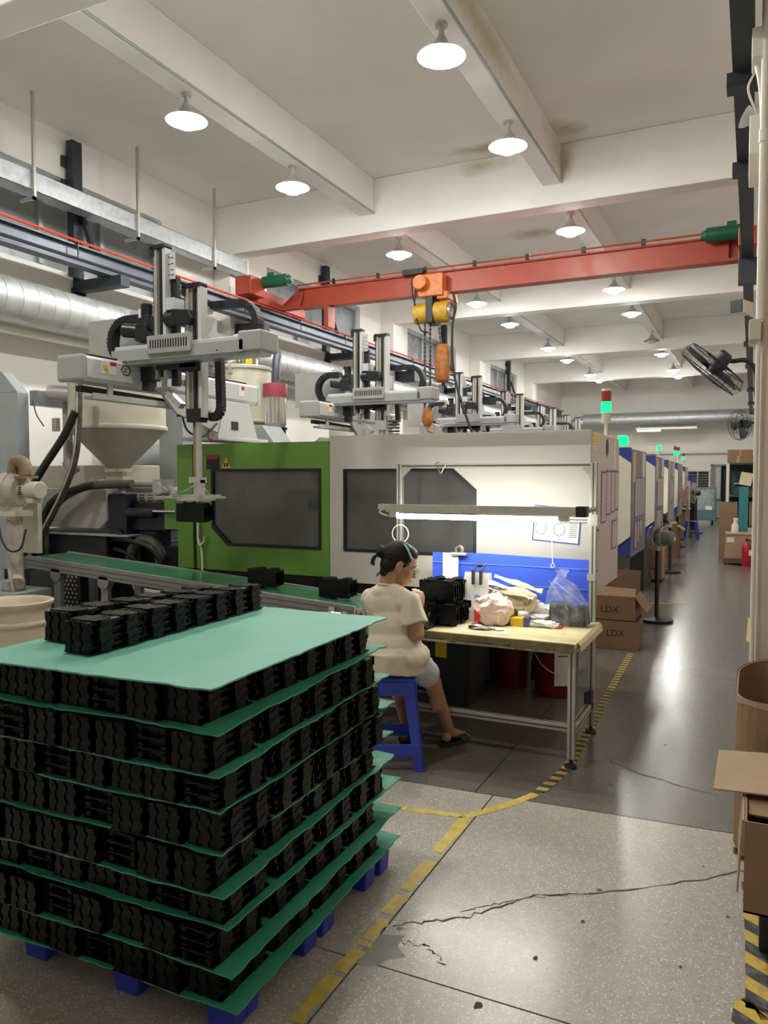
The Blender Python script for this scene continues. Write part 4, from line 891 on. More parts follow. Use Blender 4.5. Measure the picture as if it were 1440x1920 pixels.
part('rack_frame', g().box(-7.1,-6.2,7.18,7.26,2.42,2.5).box(-7.05,-6.97,7.18,7.26,1.2,2.42).box(-6.62,-6.54,7.18,7.26,1.2,2.42).box(-6.28,-6.2,7.18,7.26,1.2,2.42).box(-7.1,-6.2,7.18,7.26,1.85,1.93), 'steel_dark', t)
for dz in (0,): part('white_main', g().tube([(-7.2,7.1,2.19),(-5.35,7.1,2.12)], .075, 14).tube([(-7.2,7.05,1.98),(-5,7.05,1.96)],.05,12), 'white_pipe', t, 60)
part('dark_duct', g().ell((-6.35,7.1,1.78),(.7,.28,.2),20,10), 'trunk_grey', t, 60)
part('ground_beam', g().box(-7.2,-4.5,7.3,7.4,1.0,1.2).box(-6.4,-6.3,7.3,7.4,0,1.2).box(-4.6,-4.5,7.3,7.4,0,1.2), 'steel_dark', t)
# sloped galvanized guards above the green door, behind
for k, (x, y, lb) in enumerate([(-5.32, 7.43, 'sloped grey sheet-metal guard behind the green door, left of the second robot'), (-6.0, 10.4, 'sloped grey sheet-metal guard further back beside the second hopper')]):
    solo('metal_guard', g().prism([(x-.35,0),(x+.4,0),(x+.4,1.95),(x+.2,2.2),(x-.1,2.22),(x-.35,2.05)], 'y', y, y+.39), 'trunk_grey', lb, 'guard', bev=.006)
# dryer blower by the conveyor end
t = thing('dryer_blower', 'dusty blower with pipe at the left edge, beside the conveyor end', 'blower', (-5.2, 4.15, 0))
q = g().cyl((-5.24,4.13,1.50),(-5.13,4.13,1.50),.135,n=28).cyl((-5.13,4.13,1.5),(-5.07,4.13,1.5),.14,.10,28).ell((-5.26,4.13,1.50),(.05,.10,.10),18,8).cyl((-5.13,4.13,1.5),(-5.125,4.13,1.5),.146,n=28)
part('fan_housing', q, 'dirty_white', t, 40, bev=.006)
part('blower_motor', g().cyl((-5.08,4.13,1.50),(-4.98,4.13,1.50),.052,n=18).cyl((-4.99,4.13,1.5),(-4.87,4.13,1.5),.066,n=20).box(-4.97,-4.9,4.08,4.18,1.40,1.44), 'hopper_cream', t, 40, bev=.006)
q = g()
for i in range(5): q.box(-5.045,-5.02,4.075,4.08,1.465+.018*i,1.474+.018*i)
part('motor_vents', q, 'gasket', t)
part('intake_elbow', g().tube(bez([(-5.15,4.13,1.58),(-5.15,4.13,1.66),(-5.12,4.13,1.72),(-5.04,4.13,1.70),(-5.02,4.13,1.61)],5),.05,12).box(-5.08,-4.96,4.07,4.19,1.59,1.61), 'rust_dust', t, 60)
part('flange', g().box(-5.26,-5.05,4.05,4.21,1.30,1.34).cyl((-5.16,4.13,1.27),(-5.16,4.13,1.38),.06,n=16), 'hopper_cream', t, 40)
part('down_pipe', g().tube(bez([(-5.16,4.13,1.3),(-5.16,4.13,1.1),(-5.16,4.13,.9),(-5.14,4.12,.82),(-5.09,4.08,.78)],6),.058,14), 'dirty_white', t, 60)
part('hanging_strap', cable([(-5.13,4.05,.9),(-5.1,4.04,.82),(-5.09,4.05,.72)], .012,6), 'dirty_white', t)
part('back_panel', g().box(-5.24,-5.06,4.26,4.30,1.0,1.42), 'hopper_cream', t)
part('cable_loop', cable([(-5.25,4.05,1.3),(-5.18,4.03,1.12),(-5.08,4.02,1.04),(-5.0,4.05,1.06),(-5.0,4.1,1.2)], .008,6), 'cable_black', t)
part('base_box', g().box(-5.45,-5.02,4.0,4.35,0,.72).cyl((-5.19,4.13,.72),(-5.19,4.13,.80),.09,n=16), 'trunk_grey', t, bev=.01)
t = thing('control_cabinet', 'black cabinet with perforated side under the left end of the conveyor', 'cabinet', (-5.1, 4.75, 0))
part('body', g().box(-5.6,-5.0,4.62,5.0,0,.80), 'bed_black', t, bev=.008)
q = g()
for i in range(6):
    for j in range(11): q.box(-5.30+.045*i+.02*(j%2),-5.28+.045*i+.02*(j%2),4.616,4.62,.45+.035*j,.465+.035*j)
part('perforation', q, 'profile_metal', t, kind='stuff')
t = thing('round_bin', 'large cream plastic bin behind the left end of the stack', 'bin', (-4.5, 3.6, 0))
part('tub', g().lathe([(.17,0),(.19,.01),(.215,.72),(.235,.735),(.24,.76),(.228,.765),(.205,.74),(.178,.04),(0,.035)], (-4.5,3.6,0), 32), 'bucket_cream', t, 50)
part('rim_band', g().lathe([(.213,.60),(.222,.61),(.222,.63),(.214,.64)], (-4.5,3.6,0), 32), 'bucket_cream', t, 50)

# ================================================================ conveyor
sl = -.0645
cz = lambda x: .957 + (x + 5.24) * sl
t = thing('belt_conveyor', 'green belt conveyor sloping down past the green machine door', 'conveyor', (-3.7, 4.5, 0))
xa, xb = -5.24, -2.27
part('belt', g().add([(xa+.02,4.33,cz(xa)+.004),(xb,4.33,cz(xb)+.004),(xb,4.70,cz(xb)+.004),(xa+.02,4.70,cz(xa)+.004),(xa+.02,4.33,cz(xa)-.03),(xb,4.33,cz(xb)-.03),(xb,4.70,cz(xb)-.03),(xa+.02,4.70,cz(xa)-.03)],[(0,1,2,3),(7,6,5,4),(0,4,5,1),(1,5,6,2),(2,6,7,3),(3,7,4,0)]), 'belt_green', t)
for yy, nm in ((4.31,'side_rail'), (4.715,'side_rail')):
    o = part(nm, g().bar((xa,yy,cz(xa)-.035),(xb,yy,cz(xb)-.035),.03,.095), 'conveyor_alu', t, bev=.004)
    part('rail_groove', g().bar((xa,yy-.0155,cz(xa)-.02),(xb,yy-.0155,cz(xb)-.02),.003,.008).bar((xa,yy-.0155,cz(xa)-.055),(xb,yy-.0155,cz(xb)-.055),.003,.008), 'alu_groove', o)
part('end_roller', g().cyl((xa+.03,4.32,cz(xa)-.03),(xa+.03,4.70,cz(xa)-.03),.03,n=14).cyl((xb-.02,4.32,cz(xb)-.03),(xb-.02,4.70,cz(xb)-.03),.03,n=14), 'conveyor_alu', t, 40)
for x in (-4.92, -4.42, -2.5):
    for yy in (4.33, 4.68):
        lg = part('leg', g().box(x-.035,x+.035,yy-.02,yy+.02,.03,cz(x)-.07), 'conveyor_alu', t, bev=.003)
        part('pivot_disc', g().cyl((x,yy-.035,cz(x)-.10),(x,yy+.03,cz(x)-.10),.055,n=18), 'conveyor_alu', lg, 40)
        part('foot', g().cyl((x,yy,0),(x,yy,.03),.04,.02,12), 'steel_dark', lg, 40)
part('cross_rail', g().box(-4.95,-2.5,4.66,4.69,.25,.29), 'conveyor_alu', t)
part('tension_bracket', g().box(-2.44,-2.40,4.27,4.295,cz(-2.4)-.07,cz(-2.4)-.005).cyl((-2.42,4.27,cz(-2.4)-.045),(-2.3,4.27,cz(-2.4)-.05),.012,n=10).cyl((-2.32,4.25,cz(-2.3)-.05),(-2.32,4.29,cz(-2.3)-.05),.03,n=14), 'steel_bright', t, 40)
# ================================================================ black plastic housings: one master, copied
def make_housing(label, loc):
    """lying pose: 0.132 across (x), 0.243 long (y), 0.106 tall (z), origin at base centre"""
    L, W, T = .243, .132, .106
    q = g().box(-W/2+.026, W/2-.026, -L/2+.004, L/2-.022, .004, T-.004)
    q.box(-W/2+.004, W/2-.004, -L/2+.002, L/2-.004, 0, .004)
    for z in (.034, .066, .098): q.box(-W/2+.012, W/2-.012, L/2-.022, L/2-.003, z-.003, z+.003)
    for s in (-1, 1):
        for z in (.014, .040, .066, .092): q.cyl((s*(W/2-.024), -L/2+.006, z), (s*(W/2-.024), L/2-.006, z), .0105, n=7)
    q.box(-W/2+.012, W/2-.012, -.1, -.03, T-.005, T).box(-W/2+.02, W/2-.016, .02, .105, T-.005, T-.001).box(-.012, .0, -L/2, L/2, T-.006, T-.002)
    o = solo('plastic_housing', q, 'housing_black', label, 'plastic part', 'black plastic housings', 30)
    o.location = loc
    base = Matrix.Translation(loc)
    for s in (-1, 1):
        for yy in (-.058, .062):
            c = g()
            pts = [(yy-.024,0),(yy+.022,0),(yy+.022,.02),(yy+.028,.024),(yy+.028,.05),(yy+.022,.056),(yy+.022,.104),(yy-.018,.106),(yy-.024,.085),(yy-.03,.08),(yy-.03,.045),(yy-.024,.04)]
            x0, x1 = (W/2-.014, W/2-.002) if s > 0 else (-W/2+.002, -W/2+.014)
            c.prism(pts, 'x', x0, x1)
            xs = W/2-.002 if s > 0 else -W/2+.002
            for z in (.022, .052, .080): c.prism([(yy-.02,z),(yy+.016,z+.012),(yy+.016,z+.015)], 'x', xs, xs+.0022*s)
            part('clip_plate', c.xf(base), 'housing_plate', o)
    for s in (-1,):
        c = g()
        for x in (-.042, .0, .042):
            ya, yb = (L/2-.006, L/2) if s > 0 else (-L/2, -L/2+.006)
            c.prism([(x-.012,.004),(x+.010,.004),(x+.010,.022),(x+.018,.026),(x+.018,.04),(x+.010,.044),(x+.012,.066),(x+.018,.07),(x+.018,.084),(x+.010,.088),(x+.010,.102),(x-.012,.102),(x-.012,.07),(x-.006,.066),(x-.006,.05),(x-.012,.046)], 'y', ya, yb)
        part('end_frame', c.xf(base), 'housing_black', o)
    return o
# ---------------------------------------------------------------- pallet, boards and layers
t = thing('plastic_pallet', 'blue plastic pallet on the floor under the tall stack of black parts', 'pallet', (-1.79, 2.25, 0))
part('deck', g().box(-2.24, -1.31, 1.72, 2.82, .082, .092), 'pallet_blue', t)
for x in (-2.12, -1.72, -1.36):
    for y, w_ in ((1.80,.12), (2.23,.19), (2.68,.2)):
        q = g()
        for dy in ((-w_/2+.035, w_/2-.035) if w_ > .13 else (-.03, .035)):
            b = len(q.v); q.obox((x, y+dy, .041), (.105, .062 if w_ < .13 else .08, .082))
            for i in range(b, b+4): q.v[i].x = x + (q.v[i].x-x)*.86
        part('foot', q, 'pallet_blue', t, bev=.006)
FR = [(-1.271,1.702),(-1.269,1.682),(-1.294,1.70),(-1.28,1.659),(-1.294,1.667),(-1.292,1.666),(-1.272,1.63),(-1.276,1.638),(-1.30,1.639)]
BR = [(-1.301,2.87),(-1.304,2.892),(-1.314,2.909),(-1.319,2.861),(-1.301,2.80),(-1.312,2.84),(-1.323,2.816),(-1.345,2.833),(-1.328,2.80)]
nth_top = ['topmost','second','third','fourth','fifth','sixth','seventh','eighth','lowest']
def board(k):
    z = .105 + .1156*k; (xf_, yf_), (xb_, yb_) = FR[k], BR[k]; random.seed(40+k); nu, nv = 26, 30; wd_ = .95 if k > 6 else 1.06
    sag = 0 if k == 8 else .006
    def fn(u, v, dz=0):
        y = yf_ + (yb_-yf_)*v; x = (xf_ + (xb_-xf_)*v) - wd_*u
        y += (yf_*0 - .05*u*(1-v)) if k == 8 else -.02*u*(1-v)
        e = min(u, v, 1-v)*wd_
        zz = z - dz
        if e < .03: zz -= sag*(1 - e/.03)*(.5+.5*math.sin(17*v+9*u+k*2)) + random.uniform(-.0012,.0012)
        if e == 0: x += random.uniform(-.004,.004); y += random.uniform(-.004,.004)
        if k in (3, 6, 7) and v > .96 and u < .12: zz -= .004
        return Vector((x, y, zz))
    random.seed(40+k); q = g().surf(fn, nu, nv); n = len(q.v)
    q.v += [Vector((p.x, p.y, p.z-.005)) for p in q.v[:n]]
    q.f += [tuple(n+i for i in reversed(f)) for f in list(q.f)]
    w = nv+1; rim = [i for i in range(w)] + [i*w+nv for i in range(1,nu+1)] + [nu*w+j for j in range(nv-1,-1,-1)] + [i*w for i in range(nu-1,0,-1)]
    for a, b in zip(rim, rim[1:]+rim[:1]): q.f.append((a,b,n+b,n+a))
    lb = ('topmost pale green sheet, loose black parts lying on it' if k == 8 else 'green separator sheet, %s from the top of the stack' % nth_top[8-k] if k else 'lowest green sheet lying on the blue pallet')
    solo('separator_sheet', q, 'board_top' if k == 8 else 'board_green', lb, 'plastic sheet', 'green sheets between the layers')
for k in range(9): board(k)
master = None
def housing(loc, rz, label, rot=None):
    global master
    if master is None:
        master = make_housing(label, loc); master.rotation_euler = (0,0,rz); return master
    return dup(master, loc, rz if rot is None else None, label, 'black plastic housings', rot)
for k in range(8):
    z = .1062 + .1156*k; ly = nth_top[7-k]; random.seed(70+k)
    ox = min(FR[k][0], BR[k][0]) - .004 + (.02 if k in (4,5,6) else 0) - (.02 if k < 2 else 0); oy = FR[k][1] + .002
    flip = k in (2, 7)
    for i in range(8 if k < 6 else 7):
        for j in range(4):
            if i > 1 and j > 0: continue
            x = ox - .067 - .134*i; y = oy + .125 + .262*j + (random.uniform(-.004,.004) if j else random.uniform(-.022,.004) - .018*i/7) + (.02 if flip else 0)
            if j == 3: y = min(y, BR[k][1]-.13)
            side = ('right side' if i == 0 else 'second column in' if i == 1 else 'front row')
            if i == 0: lb = 'black housing in the %s layer, right side, %s from the near corner' % (ly, ORD[j])
            elif j == 0: lb = 'black housing in the %s layer, front row, %s leftwards from the near corner' % (ly, ORD[i])
            else: lb = 'black housing in the %s layer, inner column behind the right side, %s from front' % (ly, ORD[j])
            housing((x + random.uniform(-.003,.003), y, z), random.uniform(-.02,.02) + (PI if (i*3+j*5+k) % 4 == 1 else 0), lb)
# loose rows lying on the top sheet
random.seed(9)
for r, (x0, y0, x1, n, nm) in enumerate([(-1.945, 1.90, -1.965, 4, 'near'), (-2.15, 2.0, -2.10, 3, 'far')]):
    for j in range(n):
        housing((x0 + (x1-x0)*j/(n-1), y0 + .248*j, 1.0335), random.uniform(-.03,.03) - (x1-x0)*.1, 'loose black housing on the top sheet, %s row, %s from the front' % (nm, ORD[j]))
# on the conveyor: stood on a long edge
EUP = Matrix(((0,1,0),(0,0,1),(1,0,0))).to_euler()
for x, lb in ((-3.08, 'black housing standing on the belt beside the green door'), (-2.50, 'black housing standing on the belt near the woman, right-hand one')):
    housing((x, 4.45, cz(x)+.078), None, lb, EUP)
housing((-3.415, 4.10, 1.36), None, 'black housing held by the suction gripper of the nearest robot', EUP)

# ================================================================ work table and its things
TX0, TX1, TY0, TY1, TZ = -2.24, -.85, 4.17, 4.86, .70
t = thing('work_table', 'aluminium-framed work table with yellowed plywood top where the woman sits', 'table', (-1.55, 4.5, 0))
tp = part('tabletop', g().box(TX0, TX1+.01, TY0-.02, TY1, TZ-.028, TZ), 'board_wood', t, bev=.003)
random.seed(5)
q = g(); pr_ = []
for i in range(40):
    x = TX0 + (TX1-TX0)*i/39; pr_.append((x, TZ-.032-random.uniform(0,.03)))
q.prism([(TX0,TZ-.006)] + pr_ + [(TX1,TZ-.006)], 'y', TY0-.024, TY0-.021)
part('frayed_edging', q, 'craft_edge', tp)
part('kraft_cover', g().prism([(TX1-.15,TZ+.001),(TX1+.012,TZ+.002),(TX1+.028,TZ-.015),(TX1+.036,TZ-.045),(TX1+.031,TZ-.047),(TX1+.022,TZ-.016),(TX1+.012,TZ-.004),(TX1-.15,TZ-.001)], 'y', TY0+.02, TY1-.02), 'board_wood', tp)
part('paper_scrap', g().obox((-1.42,4.3,TZ+.0015), (.34,.22,.001), (0,0,.1)), 'bag_cloth', tp)
def prof(name, p0, p1, parent, wdt=.04):
    """slotted aluminium profile"""
    o = part(name, g().bar(p0, p1, wdt, wdt), 'table_alu', parent, bev=.003)
    q = g(); d, a, u = q.frame(p0, p1)
    for v in (a, -a, u, -u):
        o_ = v*(wdt/2+.0006); q.bar(Vector(p0)+o_, Vector(p1)+o_, .009, .0012, v)
    part('groove', q, 'alu_groove', o); return o
for x, y, top in ((TX1-.02,TY0+.03,TZ-.03), (TX0+.04,TY0+.03,TZ-.03), (TX1-.03,TY1-.03,1.69), (TX0+.05,TY1-.03,1.69)):
    lg = prof('leg', (x,y,.05), (x,y,top), t)
    part('foot', g().cyl((x,y,0),(x,y,.02),.034,.03,14).cyl((x,y,.02),(x,y,.06),.01,n=8), 'steel_dark', lg, 40)
prof('front_rail', (TX0+.06,TY0+.10,.20), (TX1-.04,TY0+.10,.20), t); 
for x in (TX1-.025, TX0+.045):
    prof('side_rail', (x,TY0+.05,.20), (x,TY1-.05,.20), t); prof('top_side_rail', (x,TY0+.05,TZ-.05), (x,TY1-.05,TZ-.05), t)
prof('apron_rail', (TX0+.06,TY0+.03,TZ-.05), (TX1-.04,TY0+.03,TZ-.05), t)
prof('top_rail', (TX0+.07,TY1-.03,1.675), (TX1-.05,TY1-.03,1.675), t, .03)
prof('lamp_rail', (TX0+.07,TY1-.03,1.335), (TX1-.05,TY1-.03,1.335), t, .03)
prof('lamp_arm', (TX1-.03,TY1-.05,1.40), (TX1-.03,TY1-.31,1.40), t, .03); prof('lamp_arm', (TX0+.05,TY1-.05,1.40), (TX0+.05,TY1-.31,1.40), t, .03)
for q in (g().prism([(TX1-.05,1.66),(TX1-.11,1.66),(TX1-.05,1.60)], 'y', TY1-.045, TY1-.015), g().prism([(TX0+.07,1.66),(TX0+.13,1.66),(TX0+.07,1.60)], 'y', TY1-.045, TY1-.015), g().box(TX1-.06,TX1-.0,TY1-.06,TY1-.05,1.30,1.37), g().box(TX1-.06,TX1-.01,TY1-.055,TY1-.05,.96,1.0)): part('corner_bracket', q, 'table_alu', t)
part('joint_bracket', g().box(TX1-.05,TX1-.005,TY0+.53,TY0+.6,.18,.29), 'steel_dark', t)
bb = part('back_board', g().surf(lambda u,v: Vector((TX0+.30+(TX1-.05-TX0-.30)*u, TY1-.055+.004*math.sin(9*u)+.006*v, TZ+.004+(.39+.006*math.sin(5*u))*v)), 24, 8), 'panel_blue', t)
part('board_crease', g().box(TX0+.30,TX1-.06,TY1-.062,TY1-.059,.905,.9065).box(TX0+.30,TX1-.06,TY1-.060,TY1-.057,1.03,1.0315), 'clip_blue', bb)
part('hanging_paper', g().box(-1.86,-1.75,TY1-.066,TY1-.063,.72,1.095), 'paper_white', bb)
bc = part('bulldog_clip', g().box(-1.80,-1.69,TY1-.085,TY1-.05,1.082,1.10), 'profile_metal', bb, bev=.004)
part('clip_handle', g().tube(arc((-1.745,TY1-.075,1.12),.022,0,360,12)[:-1],.008,6,closed=True).tube(arc((-1.745,TY1-.06,1.12),.026,0,360,12)[:-1],.008,6,closed=True), 'steel_bright', bc, 60)
part('tie_string', cable([(-1.13,TY1-.07,1.34),(-1.125,TY1-.07,1.15),(-1.12,TY1-.07,1.06)], .003,5).tube(arc((-1.12,TY1-.07,1.045),.012,0,360,10)[:-1],.003,5,closed=True), 'paper_white', bb)
# lamp hung on the table frame
t = thing('work_light', 'bright white tube light hanging over the work table', 'light', (-1.6, 4.54, 1.33))
LY = TY1-.36
part('housing', g().prism([(LY-.03,1.375),(LY+.03,1.375),(LY+.045,1.40),(LY+.02,1.425),(LY-.03,1.425)], 'x', -2.13, -.885), 'profile_metal', t)
part('end_cap', g().box(-.915,-.855,LY-.035,LY+.045,1.37,1.43), 'gasket', t)
part('end_cap', g().box(-2.19,-2.12,LY-.02,LY+.04,1.39,1.425), 'profile_metal', t)
part('tube_lamp', g().cyl((-2.06,LY,1.35),(-1.02,LY,1.35),.016,n=12), 'tube', t, 40)
part('socket', g().box(-1.02,-.96,LY-.018,LY+.018,1.342,1.375).box(-2.11,-2.06,LY-.018,LY+.018,1.342,1.375), 'shade_metal', t)
part('cord', cable([(-2.14,LY,1.40),(-2.18,LY-.02,1.375),(-2.14,LY-.01,1.355),(-2.11,LY,1.35)], .005,6).tube(arc((-2.13,LY+.2,1.22),.06,0,360,16)[:-1],.004,6,closed=True), 'white_pipe', t)
part('wire_hook', g().tube(bez([(-1.90,TY1-.04,1.70),(-1.92,TY1-.06,1.69),(-1.90,TY1-.06,1.66),(-1.88,TY1-.06,1.625),(-1.86,TY1-.06,1.66),(-1.84,TY1-.06,1.69)],5),.004,5), 'wire_gold', t)
# black housings stacked on the table, ends up
st = [(-1.70,4.30,.70,'lower front housing of the small black pile on the table',4), (-1.70,4.42,.70,'lower middle housing of the small black pile on the table',-3), (-1.69,4.54,.70,'lower rear housing of the small black pile on the table',2),
      (-1.74,4.38,.834,'upper front housing of the small black pile on the table',-4), (-1.73,4.50,.834,'upper rear housing of the small black pile on the table',3)]
for x, y, z, lb, a in st: housing((x, y, z+.067), None, lb, (Matrix.Rotation(rad(a),3,'Z') @ Matrix(((0,1,0),(0,0,1),(1,0,0)))).to_euler())
housing((-1.70, 4.16, .775), None, 'black housing in the hands of the seated woman, tilted', (rad(-72), rad(-62), rad(70)))
# white carrier bag with dark straps
t = thing('carrier_bag', 'white paper carrier bag with dark straps on the table', 'bag', (-1.53, 4.6, TZ), rad(8))
def bagf(x0, x1, y0, y1, z0, z1):
    q = g(); n = 8
    q.add([(x0,y0,z0),(x1,y0,z0),(x1,y1,z0),(x0,y1,z0),(x0+.012,(y0+y1)/2-.02,z1),(x1-.005,(y0+y1)/2-.02,z1),(x1-.005,(y0+y1)/2+.02,z1),(x0+.012,(y0+y1)/2+.02,z1),
           (x0+.03,(y0+y1)/2,(z0+z1)/2),(x1-.02,(y0+y1)/2,(z0+z1)/2)],
          [(0,3,2,1),(0,1,5,4),(2,3,7,6),(0,4,8),(4,7,8),(7,3,8),(3,0,8),(1,9,5),(5,9,6),(6,9,2),(2,9,1)])
    return q
part('paper_body', bagf(-1.64,-1.46,4.53,4.67,TZ+.001,1.0), 'bag_paper', t)
for x in (-1.565, -1.515): part('strap', g().box(x-.006,x+.006,4.545,4.58,.93,1.02).tube(bez([(x,4.575,1.0),(x+.004,4.59,1.03),(x+.012,4.60,1.045)],5),.006,6), 'strap_dark', t)
part('strap_knot', g().ell((-1.535,4.6,1.045), (.022,.012,.012), 10, 6), 'strap_dark', t, 60)
part('blue_print', g().tube(arc((-1.535,4.556,.845),.018,0,330,12),.004,4).box(-1.55,-1.52,4.548,4.552,.80,.806), 'panel_blue', t)
def crumple(c, r, seed, amp, name, m, label, cat, parent=None, n=84, mm=54, freq=9):
    """a crumpled closed skin: ridged noise gives creases"""
    q = g().ell(c, r, n, mm); C = Vector(c); sv = Vector((seed*1.7, seed*.9, 0))
    for i, p in enumerate(q.v):
        d = p - C; s = Vector((d.x/r[0], d.y/r[1], d.z/r[2]))
        k = abs(noise.noise(s*1.3 + sv)) + .45*abs(noise.noise(s*2.9 + sv)) + .12*abs(noise.noise(s*6 + sv))
        q.v[i] = C + d*(1 + amp*.5 - amp*1.25*k)
        if q.v[i].z < TZ + .001 and c[2] < 1.02: q.v[i].z = TZ + .001
    if parent: return part(name, q, m, parent, 34, weld=True)
    return solo(name, q, m, label, cat, None, 34, weld=True)
from mathutils import noise
pb = crumple((-1.415,4.5,.785), (.115,.095,.105), 3, .32, 'snack_bag', 'bag_pink', 'crumpled pinkish plastic bag leaning on the white carrier bag', 'bag')
part('red_print', g().add([(-1.508,4.42,.80),(-1.465,4.40,.77),(-1.47,4.405,.735),(-1.51,4.42,.72)],[(0,1,2,3)]).box(-1.52,-1.46,4.40,4.44,.702,.712), 'bag_red', pb)
t = thing('canvas_tote', 'bundled cream canvas bag with rolled top on the table', 'bag', (-1.3, 4.66, TZ))
crumple((-1.35,4.68,.795), (.16,.1,.11), 8, .55, 'bag_body', 'bag_cloth', None, None, t)
for k, (x0, x1, z0, z1, y, h) in enumerate([(-1.47,-1.17,.935,.868,4.60,.020), (-1.45,-1.15,.968,.885,4.66,.018), (-1.46,-1.18,.905,.86,4.57,.016), (-1.43,-1.16,.95,.88,4.71,.02)]):
    part('folded_layer', g().surf(lambda u,v: Vector((x0+(x1-x0)*u, y+.045*(v-.5)*2*(.6+.4*math.cos(3*u+k)), z0+(z1-z0)*u + h*math.cos(PI*(v-.5))*(1+.25*math.sin(11*u+k)) + .006*math.sin(7*u+5*v+k))), 22, 8), 'bag_cloth', t, 60)
part('drawstring_neck', g().tube(bez([(-1.2,4.62,.86),(-1.19,4.6,.83),(-1.21,4.6,.80),(-1.24,4.6,.79)],6),.022,8), 'bag_cloth', t, 60)
crumple((-1.17,4.66,.75), (.115,.075,.062), 21, .7, 'tissue_pile', 'tissue', 'heap of crumpled white tissue beside the yellow box', 'tissue')
crumple((-1.12,4.55,.715), (.09,.05,.022), 25, .7, 'tissue_sheet', 'tissue', 'flattened white tissue lying in front of the clear bag', 'tissue')
t = thing('tape_box', 'small yellow box with purple end on the table', 'box', (-1.255, 4.52, TZ), rad(-5))
part('carton', g().box(-1.305,-1.225,4.49,4.55,TZ+.001,TZ+.052), 'bright_yellow', t, bev=.002); part('purple_end', g().box(-1.2245,-1.195,4.49,4.55,TZ+.001,TZ+.056), 'paper_frame', t)
part('white_roll', g().cyl((-1.27,4.55,TZ+.062),(-1.22,4.58,TZ+.062),.022,n=14), 'tissue', t, 40)
solo('teal_cloth', g().obox((-1.36,4.58,TZ+.011), (.06,.05,.02)), 'board_top', 'small pale teal cloth peeking out left of the yellow box', 'cloth', bev=.005)
t = thing('foil_wrapper', 'curled grey foil wrapper lying at the front of the table', 'wrapper', (-1.43, 4.3, TZ))
part('foil', g().surf(lambda u,v: Vector((-1.50+.16*u, 4.28+.06*v*math.sin(PI*(.15+.8*u)), TZ+.003+.02*abs(2*v-1)*(1-u)+.008*math.sin(5*u))), 12, 6), 'grey_foil', t, 60)
part('dark_rim', g().tube(bez([(-1.50,4.29,TZ+.02),(-1.47,4.275,TZ+.006),(-1.40,4.275,TZ+.004),(-1.34,4.3,TZ+.012)],6),.004,5), 'strap_dark', t)
solo('spare_strap', cable([(-1.42,4.36,TZ+.004),(-1.38,4.34,TZ+.005),(-1.33,4.3,TZ+.004),(-1.29,4.32,TZ+.004)], .003,5), 'strap_dark', 'thin dark string on the table behind the foil wrapper', 'string')
# clear bag with dark parts
t = thing('clear_bag', 'clear plastic bag holding dark parts at the right end of the table', 'bag', (-1.0, 4.66, TZ))
from mathutils import noise
q = g().lathe([(.02,.0),(.12,.004),(.145,.06),(.14,.13),(.11,.19),(.07,.25),(.035,.29),(.03,.31),(.05,.335)], (-1.0,4.64,TZ+.002), 30, 1, .6)
for i, p in enumerate(q.v):
    f = abs(noise.noise(p*9)) - .2; dz = (p.z-TZ); q.v[i] = p + Vector((.05*f - .22*max(dz-.15,0), .03*f, .0))
part('film', q, 'clear_film', t, 60)
part('dark_contents', g().obox((-1.04,4.65,TZ+.072),(.12,.12,.13),(0,.08,.1)).obox((-.925,4.65,TZ+.066),(.10,.1,.11),(0,-.1,-.1)), 'black_plastic', t, bev=.004)
part('film_fold', cable([(-1.09,4.58,TZ+.28),(-1.03,4.57,TZ+.2),(-.97,4.57,TZ+.1)], .004,5).tube(bez([(-1.06,4.6,TZ+.27),(-.98,4.57,TZ+.22),(-.89,4.58,TZ+.15)],8),.004,5), 'clear_film', t)
part('red_strip', g().box(-1.09,-1.0,4.53,4.56,TZ+.001,TZ+.012), 'bag_red', t)
# buckets under the table
def bucket(cx, cy, r, h, label, lab):
    t = thing('paint_bucket', label, 'bucket', (cx, cy, 0))
    part('tub', g().lathe([(r*.85,0),(r*.87,.01),(r*.97,h-.05),(r*1.03,h-.045),(r*1.03,h-.02),(r,h)], (cx,cy,0), 28), 'bucket_red', t, 40)
    part('lid', g().lathe([(r*1.05,h-.012),(r*1.05,h+.01),(r*.95,h+.014),(r*.9,h+.004),(0,h+.004)], (cx,cy,0), 28), 'bucket_red', t, 40)
    part('band', g().lathe([(r*.93,h*.55),(r*.955,h*.56),(r*.955,h*.58),(r*.935,h*.59)], (cx,cy,0), 28), 'bucket_red', t, 50)
    if lab:
        a0 = rad(-80); q = g().surf(lambda u,v: Vector((cx+(r*1.0)*math.cos(a0+rad(50)*u), cy+(r*1.0)*math.sin(a0+rad(50)*u), .10+.24*v)), 8, 1)
        s = part('paper_label', q, 'paper_white', t)
        part('label_print', g().surf(lambda u,v: Vector((cx+(r*1.008)*math.cos(a0+rad(8+30*u)), cy+(r*1.008)*math.sin(a0+rad(8+30*u)), .31+.012*v)), 6, 1), 'label_red', s)
        part('wire_handle', cable([(cx-r*.9,cy-r*.55,h-.06),(cx-r*.3,cy-r*1.03,h-.16),(cx+r*.4,cy-r*1.0,h-.21),(cx+r*.95,cy-r*.4,h-.14)], .004,5), 'white_pipe', t)
    else: part('wire_handle', cable([(cx+r*.9,cy-r*.4,h-.03),(cx+r*1.1,cy-r*.5,h-.1),(cx+r*1.0,cy-r*.45,h-.18)], .004,5), 'white_pipe', t)
    return t
bucket(-1.285, 5.62, .172, .40, 'dark red bucket with white paper label under the table, right one', True)
bucket(-1.64, 5.72, .155, .39, 'plain dark red bucket under the table, left of the labelled one', False)

